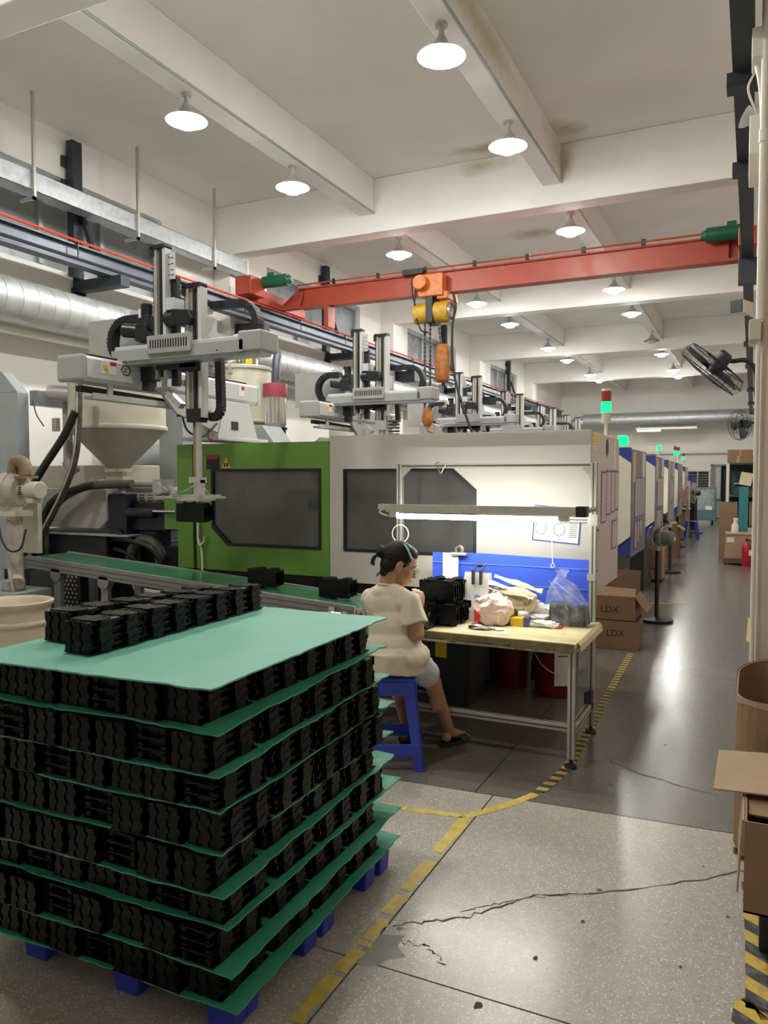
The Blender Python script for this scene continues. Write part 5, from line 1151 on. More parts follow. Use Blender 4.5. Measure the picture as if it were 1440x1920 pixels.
# ================================================================ stool
ang = rad(25); sc = Vector((-1.83, 3.89, 0)); RS = Matrix.Translation(sc) @ Matrix.Rotation(ang, 4, 'Z')
t = thing('plastic_stool', 'blue plastic stool the woman is sitting on', 'stool', sc, ang)
part('seat', g().box(-.15,.15,-.15,.15,.475,.50).xf(RS), 'stool_blue', t, bev=.012)
for sx in (-1, 1):
    for sy in (-1, 1):
        q = g()
        for (ax, ay) in ((1,0),(0,1)):
            def P(h, off): k = .145 + (.19-.145)*(1-h/.48); v = Vector((sx*k, sy*k, h)); v[0 if ax else 1] -= (sx if ax else sy)*off; return v
            n = Vector((0,-sy*.012,0)) if ax else Vector((-sx*.012,0,0))
            a, b, c, d = P(.0,0), P(0,.05), P(.48,.075), P(.48,0)
            q.add([a,b,c,d,a+n,b+n,c+n,d+n],[(0,1,2,3),(7,6,5,4),(0,4,5,1),(1,5,6,2),(2,6,7,3),(3,7,4,0)])
        k = .195; q.box(min(sx*k,sx*(k-.055)),max(sx*k,sx*(k-.055)),min(sy*k,sy*(k-.055)),max(sy*k,sy*(k-.055)),0,.014)
        part('leg', q.xf(RS), 'stool_blue', t, bev=.003)
for i in range(4):
    Rz = RS @ Matrix.Rotation(PI/2*i, 4, 'Z'); e = .144
    part('apron', g().box(-.14,.14,-.152,-.14,.405,.48).prism([(-.14,.405),(-.09,.405),(-.14,.34)],'y',-.152,-.142).prism([(.14,.405),(.09,.405),(.14,.34)],'y',-.152,-.142).xf(Rz), 'stool_blue', t, bev=.003)
    part('crossbar', g().box(-.17,.17,-.182,-.168,.075,.145).xf(Rz), 'stool_blue', t, bev=.003)

# ================================================================ the seated woman
def cap_(q, p0, p1, r0, r1, n=14):
    p0, p1 = Vector(p0), Vector(p1); q.cyl(p0, p1, r0, r1, n); q.ell(p0, r0, n, 8); q.ell(p1, r1, n, 8)
def blob(q, name, m, parent, voxel, it=6, disp=None, label=None):
    me = mesh('tmp', q, None); o = D.objects.new('tmp', me)
    r = o.modifiers.new('r', 'REMESH'); r.mode = 'VOXEL'; r.voxel_size = voxel
    s = o.modifiers.new('s', 'SMOOTH'); s.iterations = it; s.factor = .5
    em = bake(o)
    D.objects.remove(o); D.meshes.remove(me)
    inv = mw(parent).inverted()
    cs = [v.co.copy() for v in em.vertices]
    if disp: cs = [p + Vector(n.vector) * disp(p) for p, n in zip(cs, em.vertex_normals)]
    em.vertices.foreach_set('co', [x for p in cs for x in inv @ p]); em.update()
    em.materials.clear(); em.materials.append(M[m]); em.shade_smooth(); em.name = name
    ob = D.objects.new(name, em); COL.objects.link(ob); ob.parent = parent; CH.setdefault(parent.name, []).append(ob)
    return tag(ob, label)
W = thing('person', 'seated woman in cream t-shirt and grey shorts, hair in a bun, back turned', 'person', (-1.79, 3.92, 0))
fw = Vector((.245,.97,0)).normalized(); rt = Vector((.97,-.245,0)).normalized(); up = Vector((0,0,1))
RB = Matrix((rt, fw, up)).transposed()
hc = Vector((-1.802, 3.965, 1.108)); hd = Vector((.86,.51,0)).normalized()
hf = (hd*math.cos(rad(24)) - up*math.sin(rad(24))).normalized(); hl = up.cross(hd).normalized(); hu = hf.cross(hl).normalized()
RH = Matrix((hf, hl, hu)).transposed()
Hp = lambda x, y, z: hc + RH @ Vector((x, y, z))
nb = Vector((-1.865, 3.945, .985)); Rsh = Vector((-1.70,3.885,.905)); Lsh = Vector((-2.00,3.99,.892))
Rel = Vector((-1.648,3.86,.735)); Rwr = Vector((-1.715,4.05,.835)); Lel = Vector((-2.02,4.12,.74)); Lwr = Vector((-1.83,4.20,.765))
hipR, kneeR, ankR = Vector((-1.70,3.89,.595)), Vector((-1.645,4.08,.415)), Vector((-1.602,4.25,.085))
hipL, kneeL, ankL = Vector((-1.84,3.95,.595)), Vector((-1.90,4.13,.41)), Vector((-1.86,4.20,.085))
q = g()
# head
q.ell(hc + RH @ Vector((-.006,0,.022)), (.096,.075,.095), 20, 14, RH); q.ell(Hp(.034,0,-.04), (.062,.058,.072), 18, 12, RH)
q.ell(Hp(.062,0,-.088), (.028,.032,.022), 14, 9, RH); q.ell(Hp(.058,.032,-.035), (.032,.028,.034), 12, 8, RH); q.ell(Hp(.058,-.032,-.035), (.032,.028,.034), 12, 8, RH)
cap_(q, Hp(.092,0,.002), Hp(.110,0,-.034), .007, .0115); q.ell(Hp(.1,0.011,-.038), .008, 8, 6); q.ell(Hp(.1,-.011,-.038), .008, 8, 6)
q.ell(Hp(.088,0,-.064), (.013,.022,.007), 12, 6, RH); q.ell(Hp(.085,0,-.074), (.012,.019,.008), 12, 6, RH)
q.ell(Hp(.08,.03,.018), (.016,.024,.007), 10, 6, RH); q.ell(Hp(.08,-.03,.018), (.016,.024,.007), 10, 6, RH)
for s in (-1, 1):
    q.ell(Hp(-.006,s*.078,-.008), (.021,.009,.033), 12, 9, RH); q.ell(Hp(.002,s*.076,-.034), (.011,.008,.012), 8, 6, RH)
cap_(q, Hp(-.03,0,-.06), nb, .05, .055)
# trunk under the clothes
q.ell(nb + Vector((.01,0,-.1)), (.13,.08,.1), 16, 10, RB); q.ell(Vector((-1.815,3.91,.72)), (.115,.085,.14), 16, 10, RB); q.ell(Vector((-1.775,3.91,.60)), (.125,.10,.07), 16, 10, RB)
cap_(q, Rsh, Lsh, .045, .045)
cap_(q, Rsh, Rel, .046, .041); cap_(q, Rel, Rwr, .039, .025); cap_(q, Lsh, Lel, .045, .038); cap_(q, Lel, Lwr, .036, .025)
cap_(q, hipR, kneeR, .068, .054); cap_(q, kneeR, ankR, .05, .031); q.ell(kneeR*.66+ankR*.34 + Vector((-.006,-.012,0)), (.044,.046,.075), 12, 8)
cap_(q, hipL, kneeL, .068, .054); cap_(q, kneeL, ankL, .05, .031); q.ell(kneeL*.66+ankL*.34 + Vector((0,-.012,0)), (.044,.046,.075), 12, 8)
for an, d in ((ankR, Vector((.36,.93,0)).normalized()), (ankL, Vector((.15,.99,0)).normalized())):
    q.ell(an + Vector((0,0,-.03)) - d*.025, (.029,.030,.032), 12, 8); cap_(q, an - up*.012 + d*.02, an - up*.048 + d*.12, .03, .022)
    sd = Vector((d.y,-d.x,0))
    for k in range(5): cap_(q, an - up*.055 + d*.125 + sd*(-.026+.013*k), an - up*.058 + d*(.165-.006*abs(k-1)) + sd*(-.03+.0145*k), .0105, .009, 8)
# hands: palm and five unequal, bent fingers
def hand(wr, fwd, palm_n, side, curl, scale=1.0):
    f, n_, s_ = fwd.normalized(), palm_n.normalized(), side.normalized()
    q.ell(wr + f*.045*scale, (.02,.033,.042), 12, 8, Matrix((n_, s_, f)).transposed())
    for k, ln in enumerate((.062,.07,.066,.052)):
        b = wr + f*.075*scale + s_*(.026-.0175*k); c1 = curl*(1+.12*k); L = ln*scale
        d1 = (f*math.cos(c1) + n_*math.sin(c1)); d2 = (f*math.cos(2*c1) + n_*math.sin(2*c1)); d3 = (f*math.cos(3*c1) + n_*math.sin(3*c1))
        p1 = b + d1*L*.45; p2 = p1 + d2*L*.32; p3 = p2 + d3*L*.23
        cap_(q, b - f*.02, b, .010, .0098, 8); cap_(q, b, p1, .0098, .0088, 8); cap_(q, p1, p2, .0088, .0080, 8); cap_(q, p2, p3, .0080, .0068, 8)
    tb = wr + f*.022 + s_*.026; t1 = tb + (f*.6 + s_*.6 + n_*.45).normalized()*.032; t2 = t1 + (f*.85 + s_*.1 + n_*.5).normalized()*.028
    cap_(q, wr + f*.012, tb, .014, .0125, 8); cap_(q, tb, t1, .0125, .010, 8); cap_(q, t1, t2, .010, .0078, 8)
hand(Rwr, Vector((-.10,.16,.72)), Vector((-.6,.75,-.1)), Vector((-.75,-.6,.05)), .42)
hand(Lwr, Vector((.93,-.2,-.05)), Vector((.1,-.5,.75)), Vector((.1,.2,.9)), .30)
blob(q, 'body', 'skin', W, .0042, 4)
# clothes
def folds(a, f):
    return lambda p: a*(noise.noise(Vector((p.x*f, p.y*f, p.z*f*.5))) + .45*(.5 - 2*abs(noise.noise(Vector((p.x*f*1.5+3, p.y*f*1.5, p.z*f*1.1+p.x*f*.8)))))) 
q = g()
q.ell(Vector((-1.862,3.945,.86)), (.165,.105,.125), 20, 12, RB); q.ell(Vector((-1.825,3.915,.74)), (.15,.115,.15), 20, 12, RB); q.ell(Vector((-1.805,3.90,.65)), (.166,.142,.12), 20, 12, RB)
q.ell(Vector((-1.785,3.885,.60)), (.185,.165,.092), 22, 12, RB); q.ell(Vector((-1.70,3.90,.60)), (.095,.12,.08), 16, 10, RB); q.cyl(Vector((-1.79,3.87,.515)), Vector((-1.79,3.88,.62)), .165, .17, 22)
cap_(q, Rsh + Vector((-.01,0,-.01)), Lsh, .058, .056); cap_(q, nb + Vector((0,-.005,-.03)), Rsh, .062, .05); cap_(q, nb + Vector((0,-.005,-.03)), Lsh, .062, .05); q.ell(nb + Vector((-.01,-.015,-.045)), (.09,.07,.05), 14, 9, RB)
for sh, el in ((Rsh, Rel), (Lsh, Lel)):
    m_ = sh + (el-sh)*.68; cap_(q, sh, sh + (el-sh)*.3, .06, .064); q.cyl(sh + (el-sh)*.3, m_, .064, .074, 18)
ts = blob(q, 'tshirt', 'tshirt', W, .006, 5, folds(.012, 8))
part('neckband', g().tube([nb + Vector((.004,.002,-.012)) + RB @ Vector((.060*math.cos(a), .056*math.sin(a), .008 - .014*math.sin(a))) for a in [2*PI*k/24 for k in range(24)]], .007, 6, closed=True), 'tshirt', ts, 60)
q = g()
cap_(q, hipR + Vector((-.02,0,.0)), kneeR*.75+hipR*.25 + Vector((0,0,.012)), .092, .078); cap_(q, hipL, kneeL*.75+hipL*.25, .092, .078); q.ell(Vector((-1.775,3.9,.575)), (.155,.13,.07), 18, 10, RB)
blob(q, 'shorts', 'shorts', W, .006, 4, folds(.007, 15))
# hair, face details, glasses
q = g()
q.ell(Hp(-.020,0,.034), (.098,.083,.094), 22, 14, RH); q.ell(Hp(-.052,0,-.02), (.054,.070,.066), 18, 12, RH); q.ell(Hp(.02,0,.075), (.062,.062,.045), 16, 10, RH)
q.ell(Hp(-.122,0,.018), (.03,.034,.034), 14, 10, RH); q.ell(Hp(-.10,0,.014), (.03,.022,.022), 12, 8, RH); q.ell(Hp(-.13,.012,.04), (.022,.024,.018), 10, 8, RH); q.ell(Hp(-.06,0,-.075), (.028,.05,.03), 12, 8, RH)
for s in (-1, 1): cap_(q, Hp(.03,s*.071,.02), Hp(.018,s*.074,-.006), .012, .005, 8)
hr = blob(q, 'hair', 'hair', W, .0042, 3, lambda p: .0022*noise.noise(p*60))
random.seed(3); q = g()
for k in range(9):
    a = Hp(-.135,random.uniform(-.015,.015),.0); q.tube(bez([a, a + RH @ Vector((-.012+random.uniform(-.01,.01),random.uniform(-.01,.01),-.03)), a + RH @ Vector((-.005+random.uniform(-.02,.02),random.uniform(-.012,.012),-.07))],5),[.0025]*10+[.0008],4)
for k in range(6):
    a = Hp(-.075,random.uniform(-.03,.03),-.08); q.tube(bez([a, a + RH @ Vector((-.01,0,-.02)), a + RH @ Vector((-.02+random.uniform(-.01,.01),0,-.04))],5),.0014,4)
part('loose_strands', q, 'hair', hr)
def onhair(x, y, z, lift=.004):
    c = Vector((-.020,0,.034)); d = Vector((x,y,z)) - c; r = Vector((.098,.083,.094)); k = math.sqrt(sum((d[i]/r[i])**2 for i in range(3)))
    p = c + d/k; return hc + RH @ (p + d.normalized()*lift)
pts = [onhair(-.03+.085*k/8, -.050-.035*math.sin(PI*.5*k/8), .118-.055*k/8) for k in range(9)]
part('hair_clip', g().tube(pts, [.0045,.005,.0052,.0055,.0058,.006,.0065,.0075,.0085], 8), 'clip_blue', hr, 60)
for s in (-1, 1):
    ey = part('eye', g().ell(Hp(.081,s*.031,.003), (.009,.013,.006), 12, 8, RH), 'eye_white', W, 60)
    part('iris', g().ell(Hp(.0885,s*.031,.001), (.003,.006,.005), 10, 6, RH), 'hair', ey, 60)
    part('brow', g().tube(bez([Hp(.089,s*.014,.024), Hp(.090,s*.03,.029), Hp(.078,s*.048,.024)],5), .0026, 5), 'hair', W, 60)
part('lips', g().ell(Hp(.0965,0,-.065), (.006,.018,.004), 12, 6, RH).ell(Hp(.093,0,-.072), (.006,.016,.005), 12, 6, RH), 'lip', W, 60)
gl = part('glasses', g().tube([Hp(.112,.031+.022*math.cos(a),-.006+.021*math.sin(a)) for a in [2*PI*k/20 for k in range(20)]], .0012, 5, closed=True).tube([Hp(.112,-.031+.022*math.cos(a),-.006+.021*math.sin(a)) for a in [2*PI*k/20 for k in range(20)]], .0012, 5, closed=True).tube([Hp(.112,-.009,-.004),Hp(.115,0,-.002),Hp(.112,.009,-.004)],.0012,5), 'wire_gold', W, 60)
for s in (-1, 1):
    part('temple_arm', g().tube([Hp(.110,s*.053,.0),Hp(.06,s*.078,.012),Hp(.0,s*.086,.018),Hp(-.02,s*.083,.0)], .0012, 5), 'wire_gold', gl, 60)
    part('lens', g().add([Hp(.112,s*.031+.0215*math.cos(a),-.006+.0205*math.sin(a)) for a in [2*PI*k/20 for k in range(20)]],[tuple(range(20))]), 'lens_film', gl)
for an, d in ((ankR, Vector((.36,.93,0)).normalized()), (ankL, Vector((.15,.99,0)).normalized())):
    sd = Vector((d.y,-d.x,0)); Rf = Matrix((d, sd, up)).transposed()
    c = Vector((an.x,an.y,0)) + d*.055
    sp = part('slipper', g().add([c + Rf @ Vector((x*.125,y*(.046 if x > 0 else .038),z)) for z in (.002,.02) for x, y in [(math.cos(2*PI*k/20)*1.0, math.sin(2*PI*k/20)) for k in range(20)]],
         [tuple(range(19,-1,-1)), tuple(range(20,40))] + [(k,(k+1)%20,20+(k+1)%20,20+k) for k in range(20)]), 'slipper', W, 50)
    part('slipper_strap', g().surf(lambda u,v: c + d*(.0+.07*v) + sd*(.05*math.cos(PI*u)) + up*(.012+.052*math.sin(PI*u)*(1-.25*v)), 14, 5), 'slipper', sp, 60)
    part('slipper_rim', g().tube([c + Rf @ Vector((.122*math.cos(a),.045*math.sin(a),.022)) for a in [2*PI*k/24 for k in range(24)]], .006, 6, closed=True), 'slipper', sp, 60)
# ================================================================ cartons
def open_box(q, x0, x1, y0, y1, z0, z1, th=.006):
    q.box(x0,x1,y0,y0+th,z0,z1).box(x0,x1,y1-th,y1,z0,z1).box(x0,x0+th,y0+th,y1-th,z0,z1).box(x1-th,x1,y0+th,y1-th,z0,z1).box(x0,x1,y0,y1,z0,z0+th); return q
t = thing('cardboard_box', 'closed carton printed LDX at floor level behind the work table', 'box', (-1.13, 7.5, 0), 0)
part('carton', g().box(-1.34,-.925,7.3,7.72,0,.27), 'cardboard', t, bev=.003)
text('lettering', 'LDX', .085, face_mtx((-1.20,7.299,.125),'-y'), 'ink_dark', t)
t = thing('cardboard_box', 'open carton printed LDX, on top of the closed one behind the work table', 'box', (-1.15, 7.5, .272))
part('carton', open_box(g(), -1.36,-.945,7.3,7.72,.272,.50), 'cardboard', t)
text('lettering', 'LDX', .085, face_mtx((-1.255,7.299,.345),'-y'), 'ink_dark', t)
part('front_flap', g().add([(-1.36,7.3,.50),(-.945,7.3,.50),(-.945,7.36,.57),(-1.30,7.36,.58),(-1.36,7.306,.495),(-.945,7.306,.495),(-.945,7.366,.565),(-1.30,7.366,.575)],[(0,1,2,3),(7,6,5,4),(0,4,5,1),(1,5,6,2),(2,6,7,3),(3,7,4,0)]), 'cardboard', t)
part('side_flap', g().obox((-.895,7.5,.43), (.006,.40,.17), (0,rad(-38),0)), 'cardboard', t)
part('rear_flap', g().obox((-1.16,7.73,.60), (.41,.006,.20), (rad(-6),0,0)), 'cardboard_dark', t)
# right edge of the picture
t = thing('cardboard_box', 'open brown carton with raised flap, nearest at the right edge', 'box', (.24, 3.05, .15))
part('carton', open_box(g(), .0, .46, 2.77, 3.32, .15, .46, .007), 'cardboard', t)
part('inner_flap', g().obox((.23,3.08,.452), (.44,.42,.006), (rad(2),0,0)), 'cardboard', t)
part('torn_rim', g().prism([(.0,.46),(.46,.46),(.46,.50),(.3,.515),(.12,.49),(.03,.505),(.0,.48)], 'y', 3.313, 3.32), 'cardboard_dark', t)
part('raised_flap', g().add([(-.105,2.98,.475),(.40,3.0,.49),(.42,3.42,.515),(-.10,3.31,.51),(-.105,2.98,.469),(.40,3.0,.484),(.42,3.42,.509),(-.10,3.31,.504)],[(0,1,2,3),(7,6,5,4),(0,4,5,1),(1,5,6,2),(2,6,7,3),(3,7,4,0)]), 'cardboard_pale', t)
part('left_flap', g().obox((-.012,3.03,.335), (.006,.50,.25), (0,rad(3),0)), 'cardboard_pale', t)
t = thing('black_pallet', 'black plastic pallet under the nearest right-hand carton', 'pallet', (.3, 3.1, 0))
part('deck', g().box(.05,.72,2.8,3.42,.12,.148), 'bed_black', t, bev=.006)
for x in (.1, .38, .66):
    for y in (2.88, 3.12, 3.34): part('foot', g().box(x-.05,x+.05,y-.06,y+.06,0,.12), 'bed_black', t, bev=.006)
crumple((.14,2.71,.40), (.058,.035,.075), 11, .2, 'plastic_wrap', 'paper_white', 'white plastic bag bulging over the front of the nearest right-hand carton', 'bag')
t = thing('bulk_carton', 'tall round-cornered carton with taped rim behind the nearest right-hand box', 'box', (.22, 3.85, 0))
def rrect(x0, x1, y0, y1, r, n=6):
    out = []
    for cx, cy, a in ((x1-r,y1-r,0),(x0+r,y1-r,90),(x0+r,y0+r,180),(x1-r,y0+r,270)):
        for k in range(n+1): b = rad(a+90*k/n); out.append((cx+r*math.cos(b), cy+r*math.sin(b)))
    return out
o1 = rrect(-.045,.52,3.45,4.25,.16); i1 = rrect(-.038,.513,3.457,4.243,.155)
wave = lambda p: .012*math.sin(p[0]*14)+.016*math.sin(p[1]*9)
q = g(); n = len(o1)
vs = [(x,y,.02) for x,y in o1] + [(x,y,.67+wave((x,y))) for x,y in o1] + [(x,y,.67+wave((x,y))) for x,y in i1] + [(x,y,.03) for x,y in i1]
fs = []
for i in range(n):
    j = (i+1)%n; fs += [(i,j,n+j,n+i),(n+i,n+j,2*n+j,2*n+i),(2*n+i,2*n+j,3*n+j,3*n+i)]
fs += [tuple(range(n-1,-1,-1)), tuple(range(3*n,4*n))]
part('wall', q.add(vs, fs), 'cardboard', t)
q = g(); o2 = rrect(-.047,.522,3.448,4.252,.161)
q.add([(x,y,.645+wave((x,y))+.008*math.sin(40*y)) for x,y in o2]+[(x,y,.674+wave((x,y))) for x,y in o2], [(i,(i+1)%n,n+(i+1)%n,n+i) for i in range(n)])
part('tape_band', q, 'clear_tape', t)
part('foot_strip', g().box(-.02,.5,3.48,4.22,0,.02), 'cardboard_dark', t)
# things along the right of the aisle, far
t = thing('cardboard_box', 'taped carton with white label beside the red extinguisher', 'box', (-.19, 15.6, .08))
part('carton', g().box(-.43,.03,15.35,15.85,.115,.55), 'cardboard_pale', t, bev=.006); part('label', g().box(-.40,-.28,15.345,15.35,.41,.50), 'paper_white', t); part('top_flap', g().box(-.43,.03,15.33,15.87,.55,.575), 'cardboard_pale', t)
solo('wooden_crate', g().box(-.46,.02,15.33,15.87,.03,.112).box(-.44,-.36,15.35,15.85,0,.03).box(-.08,0,15.35,15.85,0,.03), 'cardboard_dark', 'low brown crate under the taped carton', 'crate', bev=.004)
t = thing('spray_bottle', 'white spray bottle standing on the taped carton', 'bottle', (-.27, 15.5, .575))
part('bottle', g().lathe([(.055,0),(.06,.02),(.058,.14),(.025,.2),(.022,.23)], (-.27,15.5,.576), 14), 'paper_white', t, 50); part('trigger', g().box(-.30,-.22,15.48,15.52,.806,.85).box(-.24,-.225,15.485,15.515,.75,.81), 'paper_white', t, bev=.004)
t = thing('fire_extinguisher', 'red fire extinguisher standing on the floor at the right of the aisle', 'extinguisher', (-.06, 15.2, 0), 0)
part('cylinder', g().lathe([(.075,0),(.08,.01),(.08,.36),(.055,.42),(.025,.44),(.025,.46)], (-.065,15.2,0), 18), 'ext_red', t, 50)
part('valve', g().box(-.09,.02,15.19,15.21,.46,.485).cyl((-.065,15.2,.45),(-.065,15.2,.50),.018,n=8), 'steel_dark', t); part('hose', cable([(-.02,15.2,.47),(.02,15.17,.4),(.0,15.14,.2)], .012,6), 'cable_black', t); part('label', g().box(-.03,.03,15.11,15.12,.2,.3), 'paper_white', t)
solo('cardboard_sheet', g().obox((-.41,16.4,.56), (.32,.02,1.12), (rad(-7),0,0)), 'cardboard', 'flat brown cardboard sheet leaning behind the taped carton', 'cardboard', bev=.003)
solo('teal_board', g().obox((-.14,15.95,.98), (.16,.03,.88), (rad(-3),0,0)), 'teal_board', 'tall narrow teal board standing behind the spray bottle', 'board', bev=.003)
solo('support_crate', g().box(-.25,-.02,15.9,16.1,0,.54), 'cardboard_dark', 'dark crate behind the taped carton, the teal board standing on it', 'crate', bev=.004)
t = thing('storage_rack', 'green metal storage rack against the right wall, far down the aisle', 'shelf', (-.12, 18.6, 0))
for x in (-.48, .2):
    for y in (18.2, 19.2): part('post', g().box(x-.03,x+.03,y-.03,y+.03,0,1.898), 'white_pipe' if x < 0 and y < 19 else 'shelf_green', t)
part('back_panel', g().box(-.5,.22,19.22,19.24,.5,1.92), 'shelf_green', t)  # added dark sheet: darkens the open rack, hides the white wall behind
for z in (.55, 1.2, 1.9): part('shelf', g().box(-.5,.22,18.18,19.22,z-.03,z), 'shelf_green', t)
for k, (x0, x1, z0, z1, m, lb) in enumerate([(-.35,.06,1.2,1.38,'shelf_green','dark green bin on the middle shelf of the storage rack'), (-.05,.2,.55,1.05,'cardboard','brown carton on the lower shelf of the storage rack'), (-.46,-.12,.55,.9,'dark_blue_black','dark crate on the lower shelf of the storage rack')]):
    t2 = thing('storage_box', lb, 'box', ((x0+x1)/2, 18.6, z0)); part('tray', g().box(x0,x1,18.3,19,z0+.002,z1), m, t2, bev=.008); part('lid', g().box(x0-.01,x1+.01,18.29,19.01,z1,z1+.02), m, t2)
solo('pale_card', g().obox((-.12,18.24,1.56), (.24,.01,.28), (rad(-12),rad(10),0)), 'bag_cloth', 'tilted pale card propped on the storage rack', 'card')
solo('cloth_heap', g().ell((-.12,18.5,1.44), (.26,.22,.06), 14, 8), 'dark_blue_black', 'dark cloth heap on the middle bin of the storage rack', 'cloth', None, 60)
t = thing('cardboard_box', 'upper left brown carton on top of the storage rack', 'box', (-.2, 18.6, 1.9)); part('carton', g().box(-.50,.0,18.5,19.1,1.902,2.2), 'cardboard', t, bev=.004); part('tape_seam', g().box(-.27,-.23,18.497,18.5,1.95,2.2), 'cardboard_pale', t)
t = thing('cardboard_box', 'lower brown carton at the front of the storage rack top', 'box', (0, 18.3, 1.9)); part('carton', g().box(-.36,.2,18.2,18.48,1.902,2.06), 'cardboard', t, bev=.004); part('tape_seam', g().box(-.31,-.25,18.197,18.2,1.91,2.05), 'cardboard_pale', t)
# pedestal fans on the left side of the aisle
def fan_head(t, c, d, r, cage_m='shade_metal', motor='fan_black'):
    d = Vector(d).normalized(); c = Vector(c); a = d.cross(Vector((0,0,1))).normalized(); u = a.cross(d)
    R = Matrix((a, u, d)).transposed()
    P = lambda x, y, z: c + R @ Vector((x, y, z))
    part('motor', g().cyl(P(0,0,-.16), P(0,0,-.02), .075, .09, 16).cyl(P(0,0,-.19), P(0,0,-.16), .05, .075, 16), motor, t, 40)
    q = g(); N = 28
    for z, k in ((0,1),(.07,.93),(-.07,.9)):
        q.tube([P(r*k*math.cos(2*PI*i/N), r*k*math.sin(2*PI*i/N), z) for i in range(N)], .005, 5, closed=True)
    for z, k in ((.09,.5),(-.085,.5)): q.tube([P(r*k*math.cos(2*PI*i/N), r*k*math.sin(2*PI*i/N), z) for i in range(N)], .003, 4, closed=True)
    for i in range(N):
        x, y = math.cos(2*PI*i/N), math.sin(2*PI*i/N)
        q.tube([P(0,0,.1), P(r*.5*x,r*.5*y,.09), P(r*.93*x,r*.93*y,.07), P(r*x,r*y,0), P(r*.9*x,r*.9*y,-.07), P(r*.5*x,r*.5*y,-.085), P(.07*x,.07*y,-.06)], .0018, 3, caps=False)
    part('cage', q, cage_m, t, kind='stuff')
    for k in range(3):
        b = 2*PI*k/3
        part('blade', g().surf(lambda s_, v: P((.05+.82*r*s_*.95)*math.cos(b+.75*(v-.5)), (.05+.82*r*s_*.95)*math.sin(b+.75*(v-.5)), .03*(v-.5)*2), 5, 4), cage_m, t, 60)
    part('hub', g().cyl(P(0,0,-.02), P(0,0,.04), .05, n=12), motor, t, 40)
    part('badge', g().cyl(P(0,0,-.192), P(0,0,-.188), .022, n=10), 'paper_white', t, 40)
def ped_fan(x, y, h, d, label, r=.3, motor='fan_black', cage='shade_metal'):
    t = thing('pedestal_fan', label, 'fan', (x, y, 0), 0, 'pedestal fans along the aisle')
    part('base', g().lathe([(.175,0),(.18,.012),(.175,.03),(.06,.05),(.03,.055)], (x,y,0), 24), 'fan_black', t, 40)
    part('pole', g().cyl((x,y,.05),(x,y,h-.1),.022,n=12), 'fan_black', t, 40); part('clamp', g().cyl((x,y,h-.14),(x,y,h-.06),.03,n=12), 'shade_metal', t, 40)
    dv = Vector(d).normalized(); off = .24 if cage == 'red_lens' else .08 if r > .2 else .0; part('yoke', g().bar((x,y,h-.1),(Vector((x,y,h))+dv*(off-.14))[:],.03,.03), 'fan_black', t)
    fan_head(t, Vector((x,y,h)) + dv*off, d, r, cage, motor); return t
ped_fan(-.93, 8.94, .93, (-.94,.3,0), 'nearest pedestal fan, tall black pole on a round base beside the LDX cartons', .13, 'fan_green')
ped_fan(-1.22, 13.62, .90, (-.9,-.1,.1), 'second pedestal fan with reddish cage behind the printed carton', .3, 'fan_black', 'red_lens')
ped_fan(-1.53, 18.75, 1.02, (-.7,-.55,.25), 'third pedestal fan with pale wire cage in front of the bright machine', .32)
ped_fan(-1.72, 20.9, .95, (-.9,-.2,0), 'fourth pedestal fan, mostly behind the third', .3)
ped_fan(-1.42, 23.5, 1.15, (-.9,.1,0), 'farthest pedestal fan beside the orange bag', .3)
t = thing('cardboard_box', 'carton with printed marks behind the nearest pedestal fan', 'box', (-1.4, 12.5, .03))
part('carton', g().box(-1.62,-1.22,12.35,12.8,.03,.62), 'cardboard_pale', t, bev=.004); part('strap', g().bar((-1.40,12.349,.62),(-1.30,12.349,.03),.012,.004), 'cable_black', t)
q = g().tube(arc((-1.29,12.348,.34),.025,0,300,10),.005,4)
for x, w_, z in ((-1.5,.03,.36),(-1.44,.05,.35),(-1.55,.16,.22),(-1.38,.1,.20)): q.box(x,x+w_,12.346,12.349,z,z+.012)
part('printed_marks', q, 'ink_dark', t)
solo('skid', g().box(-1.62,-1.22,12.38,12.78,0,.028), 'bed_black', 'dark skid under the printed carton', 'skid')
t = thing('cardboard_box', 'plain upright carton behind the printed carton', 'box', (-1.42, 16.4, 0)); part('carton', g().box(-1.62,-1.30,16.2,16.7,0,.62), 'cardboard', t, bev=.004); part('open_flap', g().obox((-1.25,16.3,.60),(.16,.4,.006),(0,rad(35),0)), 'cardboard_pale', t)
solo('paper_roll', g().cyl((-1.5,16.3,.66),(-1.36,16.4,.66),.05,n=12), 'cardboard_pale', 'cream roll on top of the plain upright carton', 'roll', None, 40)
t = thing('work_bench', 'distant work bench with yellow cartons under it', 'table', (-1.9, 22.3, 0))
part('bench_top', g().box(-2.5,-1.5,21.9,22.6,.72,.76), 'hopper_grey', t)
for x in (-2.45,-1.55):
    for y in (21.95,22.55): part('leg', g().box(x-.03,x+.03,y-.03,y+.03,0,1.5 if x > -2 else .72), 'hopper_grey', t)
t2 = thing('cardboard_box', 'yellowish carton under the right end of the distant bench', 'box', (-1.76,22.2,0)); part('carton', g().box(-1.93,-1.6,22.0,22.5,.002,.68), 'cardboard_pale', t2, bev=.005); part('seam', g().box(-1.93,-1.6,21.997,22,.3,.31), 'cardboard_dark', t2)
t2 = thing('cardboard_box', 'yellowish carton under the left end of the distant bench', 'box', (-2.2,22.2,0)); part('carton', g().box(-2.35,-2.0,22.0,22.5,.002,.66), 'cardboard_pale', t2, bev=.005); part('seam', g().box(-2.35,-2,21.997,22,.3,.31), 'cardboard_dark', t2)
